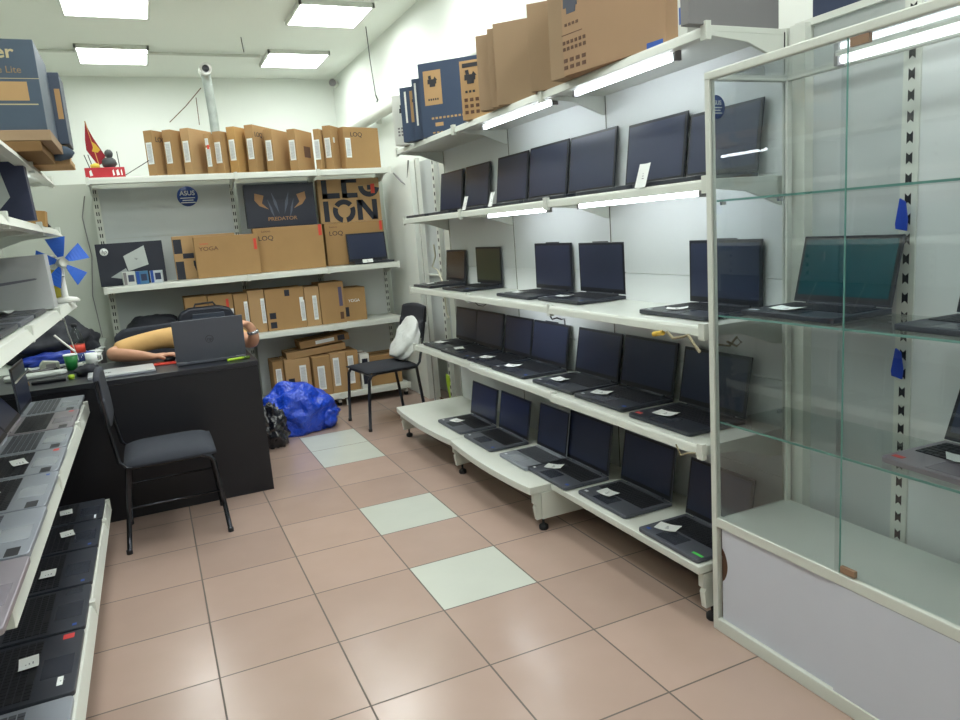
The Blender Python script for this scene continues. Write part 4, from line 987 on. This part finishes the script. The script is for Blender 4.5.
# arm on the left of the picture
sh1=add((-.71,2.62,.855,.06),ch); ua=add((-.90,2.54,.85,.048),sh1); el1=add((-1.10,2.44,.815,.044),ua); fa=add((-1.0,2.35,.81,.042),el1); fb=add((-.90,2.27,.80,.030),fa); wr=add((-.86,2.245,.795,.024,.018),fb); pm=add((-.815,2.235,.797,.030,.014),wr)
def fingers(pm,base,dirx,diry,z,sgn=1):
    px,py=-diry,dirx
    for k,(off,L) in enumerate(((-.027,.052),(-.009,.062),(.009,.058),(.027,.046))):
        a=add((base[0]+dirx*.035+px*off,base[1]+diry*.035+py*off,z+.004,.0095),pm)
        b=add((base[0]+dirx*(.035+L*.5)+px*off,base[1]+diry*(.035+L*.5)+py*off,z+.004,.0085),a)
        add((base[0]+dirx*(.035+L*.95)+px*off,base[1]+diry*(.035+L*.95)+py*off,z-.012,.0075),b)
    a=add((base[0]+px*.035*sgn-dirx*.005,base[1]+py*.035*sgn-diry*.005,z-.004,.011),pm)
    add((base[0]+px*.055*sgn+dirx*.025,base[1]+py*.055*sgn+diry*.025,z-.012,.0085),a)
fingers(pm,(-.815,2.235),.97,-.2,.797,-1)
# other arm : elbow right, forearm up to the head
sh2=add((-.39,2.60,.83,.06),ch); ub=add((-.335,2.42,.815,.05),sh2); el2=add((-.30,2.24,.805,.042),ub); f2=add((-.292,2.19,.845,.036),el2); w2=add((-.305,2.16,.905,.026,.020),f2); p2=add((-.335,2.165,.94,.030,.016),w2)
fingers(p2,(-.335,2.165),-.85,.5,.94,1)
# legs
for s_ in (-1,1):
    h=add((-.56+s_*.10,2.90,.53,.085),pel); k_=add((-.56+s_*.12,2.60,.52,.065),h); an=add((-.56+s_*.12,2.66,.10,.042),k_); add((-.56+s_*.12,2.56,.05,.04,.035),an)
body=skin('body',V,E,SKIN,pt)
# shirt over torso and upper arms
V=[];E=[]
pel=add((-.56,2.99,.58,.165,.145)); bel=add((-.55,2.88,.71,.155,.135),pel); ch=add((-.54,2.68,.80,.155,.105),bel); add((-.54,2.57,.82,.09,.07),ch)
s1=add((-.70,2.62,.862,.083),ch); a=add((-.80,2.58,.862,.066),s1); a=add((-.93,2.525,.852,.062),a); a=add((-1.02,2.485,.835,.064),a); add((-1.07,2.46,.82,.058),a)
s2=add((-.39,2.60,.83,.075),ch); a=add((-.35,2.47,.82,.064),s2); add((-.335,2.40,.812,.06),a)
skin('shirt',V,E,SHIRT,pt)
V=[];E=[]
pel=add((-.56,2.99,.545,.16,.13))
for s_ in (-1,1):
    h=add((-.56+s_*.10,2.88,.53,.098),pel); k_=add((-.56+s_*.12,2.59,.52,.08),h); an=add((-.56+s_*.12,2.67,.13,.06),k_)
skin('trousers',V,E,TROUS,pt)
M().blob((-.533,2.27,.875),(.098,.12,.085),28,18,.06,6,2).build('hair',HAIR,pt)
fm=M()
for s_ in (-1,1):
    fm.blob((-.533+s_*.032,2.20,.80),(.012,.008,.007),12,8,0,1,1)
fm.build('eyes',INK,pt)
M().blob((-.533,2.215,.775),(.012,.018,.014),14,10,0,1,1).build('nose',SKIN,pt)
for s_ in (-1,1): M().blob((-.533+s_*.092,2.30,.85),(.012,.028,.034),14,10,.1,2,1).build('ear',SKIN,pt)
M().lathe([(.031,-.010),(.035,-.006),(.035,.006),(.031,.010)],n=20,T=RT((-.298,2.175,.878),.15,-.15,0)).build('wrist_watch',CHROMEB,pt)
for s_ in (-1,1): M().prism([(2.46,0),(2.74,0),(2.74,.09),(2.64,.10),(2.55,.055),(2.46,.04)],'x',-.56+s_*.12-.045,-.56+s_*.12+.045).build('shoe',KEYD,pt,bevel=.01)

# ---------------------------------------------------------------- fan on left shelf
t=thing('desk_fan','small fan with bright blue blades and white motor on the middle left shelf','fan',(-1.20,1.62,1.1915))
M().lathe([(.06,0),(.062,.008),(.05,.02),(.015,.028),(.012,.12)],n=24).build('base',CREAM,t)
Th=RT((0,0,.19),0,0,.45)
M().tube([(0,.07,0),(0,-.02,0)],[.036,.03],16,T=Th).build('motor',CREAM,t)
M().tube([(0,-.02,0),(0,-.05,0)],[.022,.02],16,T=Th).build('hub',CREAM,t)
for k in range(5):
    a0=2*PI*k/5+.43
    m=M(); v=[];fs=[]
    for i in range(7):
        rr_=.028+.095*i/6; wv=.016+.048*(i/6)**.9
        for j,sg in enumerate((-1,1)):
            an=a0+sg*wv/max(rr_,.03)*.5*1.3
            v.append((rr_*math.cos(an),-.035+sg*.010,rr_*math.sin(an))); v.append((rr_*math.cos(an),-.032+sg*.010,rr_*math.sin(an)))
    for i in range(6):
        o_=4*i; fs+=[(o_,o_+4,o_+6,o_+2),(o_+1,o_+3,o_+7,o_+5),(o_,o_+1,o_+5,o_+4),(o_+2,o_+6,o_+7,o_+3)]
    fs+=[(0,2,3,1),(24,25,27,26)]
    m.add(v,fs,0,False,Th); m.build('blade',mat('fan_blue',(36,98,206),.4),t)
M().tube([(0,0,.12),(0,.02,.16)],.014,10).build('neck',CREAM,t)
M().box(-.05,-.02,.05,.07,.02,.20).build('yellow_plate',mat('fan_yellow',(206,190,70),.5),t)
t=thing('cloth_rag','pale bluish rag hanging beside the fan motor','cloth',(-1.27,1.50,1.27))
M().blob((0,0,.05),(.022,.02,.07),18,14,.4,3,4).build('rag_body',mat('rag_pale',(196,210,206),.7),t)

# ---------------------------------------------------------------- altar box, flag
t=thing('flag_box','red flat box with white marks on top of the back shelving near the left wall','box',(-1.0,3.70,1.9485))
M().box(-.13,.13,-.06,.06,0,.075).build('box_body',mat('box_red',(190,40,52),.5),t,bevel=.003)
q=M()
for x,w_ in ((-.10,.02),(.05,.012),(.075,.02),(.105,.008)): q.prism([(x,.015),(x+w_,.02),(x+w_*.6,.06),(x-.002,.05)],'y',-.0612,-.0601)
q.build('white_marks',PAPER,t)
t=thing('small_flag','small dark red flag with a yellow emblem standing in the red box','flag',(-1.03,3.70,2.0235))
M().tube([(0,0,0),(-.05,0,.33)],.004,8).build('pole',INKG,t)
m=M(); m.add([(-.05,-.003,.33),(-.045,-.003,.30),(-.012,-.003,.21),(.045,-.003,.09),(.035,-.003,.04),(-.01,-.003,.02),(-.07,-.003,.13),(-.068,-.003,.20)],[(0,1,2,3,4,5,6,7)]); m.add([(-.05,.003,.33),(-.045,.003,.30),(-.012,.003,.21),(.045,.003,.09),(.035,.003,.04),(-.01,.003,.02),(-.07,.003,.13),(-.068,.003,.20)],[(7,6,5,4,3,2,1,0)])
m.f+= [[i,(i+1)%8,8+(i+1)%8,8+i] for i in range(8)]; m.mi+=[0]*8; m.sm+=[False]*8
m.build('cloth',mat('flag_red',(150,24,40),.7),t)
M().prism([(-.035,.12),(-.02,.16),(-.028,.19),(-.005,.17),(.02,.13),(.0,.11)],'y',-.0045,-.0032).build('emblem',mat('flag_yellow',(214,170,50),.6),t)
t=thing('figurine','small dark grey squat figurine sitting in the red box beside the flag','figurine',(-.965,3.70,2.0235))
m=M().blob((0,0,.035),(.05,.04,.042),20,14,.15,3,1,flat=0); m.build('body',mat('fig_grey',(70,74,76),.6),t); M().blob((.005,0,.10),(.028,.028,.032),16,12,.1,3,2).build('head',mat('fig_grey',(70,74,76),.6),t)
for x,dx,s_ in ((-1.095,-.025,'outer'),(-1.075,-.02,'inner')):
    tag(M().tube([(x,3.69,2.0235),(x+dx,3.69,2.12)],.0035,6).build('incense_stick',INK),f'{s_} thin dark stick standing in the red box beside the flag','stick')
tag(M().tube([(-.90,3.70,2.0235),(-.905,3.70,2.14)],.0035,6).build('incense_stick',INK),'thin dark stick at the figurine side of the red box','stick')
tag(M().blob((-1.06,3.68,2.037),(.03,.02,.022),14,10,.3,3,3,flat=2.0235).build('yellow_flower',mat('flower_yellow',(226,210,80),.6)),'small yellow flower lump lying in the red box','flower')
tag(M().tube([(-.87,3.70,1.97),(-.78,3.68,2.02),(-.70,3.62,2.06)],.003,6).build('wire',INK),'thin dark wire running from the red box up to the tall cartons','wire')

# ---------------------------------------------------------------- pipes, wires, corner speaker
STEEL=mat('foil_duct',(160,168,164),.35,metal=.6,var=.3,scale=14,bump=.6,bscale=30)
t=thing('vent_duct','crinkled silver vent duct rising from the back boxes with an open round end','duct')
M().tube([(-.14,4.3,0.0),(-.14,4.3,2.50),(-.15,4.3,2.74),(-.157,4.29,2.80),(-.16,4.26,2.835)],[.037,.037,.037,.04,.042],18).build('duct_pipe',STEEL,t)
M().tube([(-.16,4.32,2.84),(-.16,4.20,2.84)],.048,24).build('collar',CREAM,t)
M().tube([(-.16,4.199,2.84),(-.16,4.195,2.84)],.028,20).build('opening',INK,t)
t=thing('conduit','thin white conduit running across the ceiling before the back wall','conduit')
M().tube([(-1.75,5.17,3.175),(.45,5.17,3.175)],.014,8).build('pipe',WHITE_METAL,t)
t=thing('wall_pipe','thick white pipe along the upper right wall towards the back corner','pipe')
M().tube([(1.32,-.5,2.52),(1.32,6.2,2.50)],.055,18).build('pipe',WHITE_METAL,t)
for y in (.5,2.6,4.6): M().box(1.37,1.42,y-.02,y+.02,2.45,2.58).build('clamp',WHITE_METAL,t)
t=thing('wall_speaker','small round white wall speaker high in the back right corner','speaker',(1.37,6.0,3.10),-.6)
M().tube([(0,.02,0),(0,-.06,0)],[.04,.05],20).build('housing',WHITE_METAL,t); M().tube([(0,-.061,0),(0,-.066,0)],.04,20).build('grille',GREYBOX,t)
t=thing('hanging_wire','thin dark wire hanging from the ceiling near the upper right wall','wire')
M().tube([(1.20,4.10,3.19),(1.21,4.10,2.9),(1.23,4.1,2.62)],.004,6).build('strand',INK,t); M().tube([(1.23,4.1,2.62),(1.245,4.1,2.58),(1.235,4.1,2.56)],.006,6).build('hook',INK,t)
t=thing('ceiling_wire','short dark wire dropping from the ceiling to the white conduit','wire')
M().tube([(.21,4.6,3.195),(.215,4.6,3.12),(.22,4.6,3.07)],.004,6).build('strand',INK,t)
M().tube([(.46,5.17,3.175),(.53,5.0,3.12),(.56,4.9,3.06)],.004,6).build('loop',PAPER,t)
t=thing('slanting_wire','thin slanting wires beside the silver duct above the tall cartons','wire')
M().tube([(-.21,4.27,2.70),(-.35,4.24,2.55),(-.49,4.2,2.42)],.004,6).build('strand',INKB,t); M().tube([(-.26,4.25,2.62),(-.265,4.22,2.40)],.0035,6).build('strand',INKB,t)
# ---------------------------------------------------------------- cables on right shelves, leaf
WIRE=mat('wire_beige',(150,140,112),.5)
def wire(lab,pts,r=.0035,m=WIRE,name='loose_cable'):
    t=thing(name,lab,'cable'); M().tube(pts,r,6).build('strand',m,t); return t
wire('short dark cable hanging under the third shelf near its middle joint',[(.77,.44,1.0),(.765,.40,.975),(.765,.36,.985),(.77,.33,.98),(.768,.30,.985),(.768,.298,.95)],.0035,INK)
wire('looped cable under the third shelf joint nearest the back wall',[(.77,1.24,1.0),(.768,1.19,.985),(.768,1.13,.985),(.77,1.09,1.0)],.003,INK)
t=wire('knotted beige cable with a yellow plug under the third shelf by the glass cabinet',[(.75,-.40,1.0),(.735,-.45,.985),(.73,-.50,.995),(.73,-.53,1.005),(.73,-.56,.975),(.73,-.585,.955)],.005)
M().tube([(.75,-.38,.995),(.748,-.33,.985)],.009,8).build('plug',mat('plug_yellow',(206,170,60),.5),t)
wire('cable loop dangling behind the cabinet side glass under the third shelf',[(.80,-.585,.97),(.85,-.588,.96),(.88,-.588,.985),(.90,-.588,.965),(.88,-.588,.955),(.84,-.588,.975)],.004)
wire('beige cable hanging under the fourth shelf beside the glass cabinet post',[(.735,-.45,.615),(.73,-.48,.585),(.73,-.51,.60),(.735,-.55,.61)],.003)
wire('bunched cable hanging on the bare posts below the second shelf at the back',[(1.09,2.62,1.30),(1.08,2.58,1.22),(1.08,2.66,1.14),(1.08,2.56,1.12),(1.09,2.50,1.03)],.006,mat('wire_pale',(190,186,164),.5))
wire('bunched pale cable hanging under the third shelf at the back corner',[(1.09,2.5,1.0),(1.08,2.46,.92),(1.09,2.48,.82),(1.08,2.42,.78)],.005,mat('wire_pale',(190,186,164),.5))
wire('dark cable bundle hanging at the back corner under the tall cartons',[(1.16,3.60,1.90),(1.19,3.50,1.82),(1.21,3.42,1.78),(1.195,3.30,1.97)],.006,GREYBOX)
t=thing('artificial_leaf','lime green plastic leaf scrap hanging behind the low deck at the back','leaf')
M().prism([(2.38,.37),(2.44,.375),(2.45,.34),(2.43,.26),(2.405,.20),(2.39,.21),(2.40,.28),(2.375,.31)],'x',1.03,1.036).build('leaf_body',mat('leaf_lime',(170,206,40),.5),t,bevel=.002)
M().tube([(1.033,2.41,.21),(1.03,2.43,.17),(1.0,2.50,.19)],.006,6).build('stem',INKB,t)
wire('thin white twist tie hanging from the lip of the middle left shelf',[(-1.16,.60,1.13),(-1.13,.57,1.10),(-1.10,.55,1.07)],.004,CREAM,'twist_tie')
wire('white cord dropping from the fan shelf to the pale worktop',[(-1.25,1.84,1.16),(-1.26,2.1,1.0),(-1.27,2.5,.80)],.003,CREAM,'cord')
wire('black power cable hanging down the grey wall beside the back shelving',[(-1.18,4.074,1.86),(-1.22,4.074,1.7),(-1.20,4.074,1.4),(-1.24,4.074,1.1),(-1.22,4.074,.765)],.004,GREYBOX,'power_cable')
wire('second thin white tie on the left shelving upright above the silver laptops',[(-1.36,.95,.93),(-1.33,.93,.96),(-1.30,.91,.985)],.004,CREAM,'twist_tie')
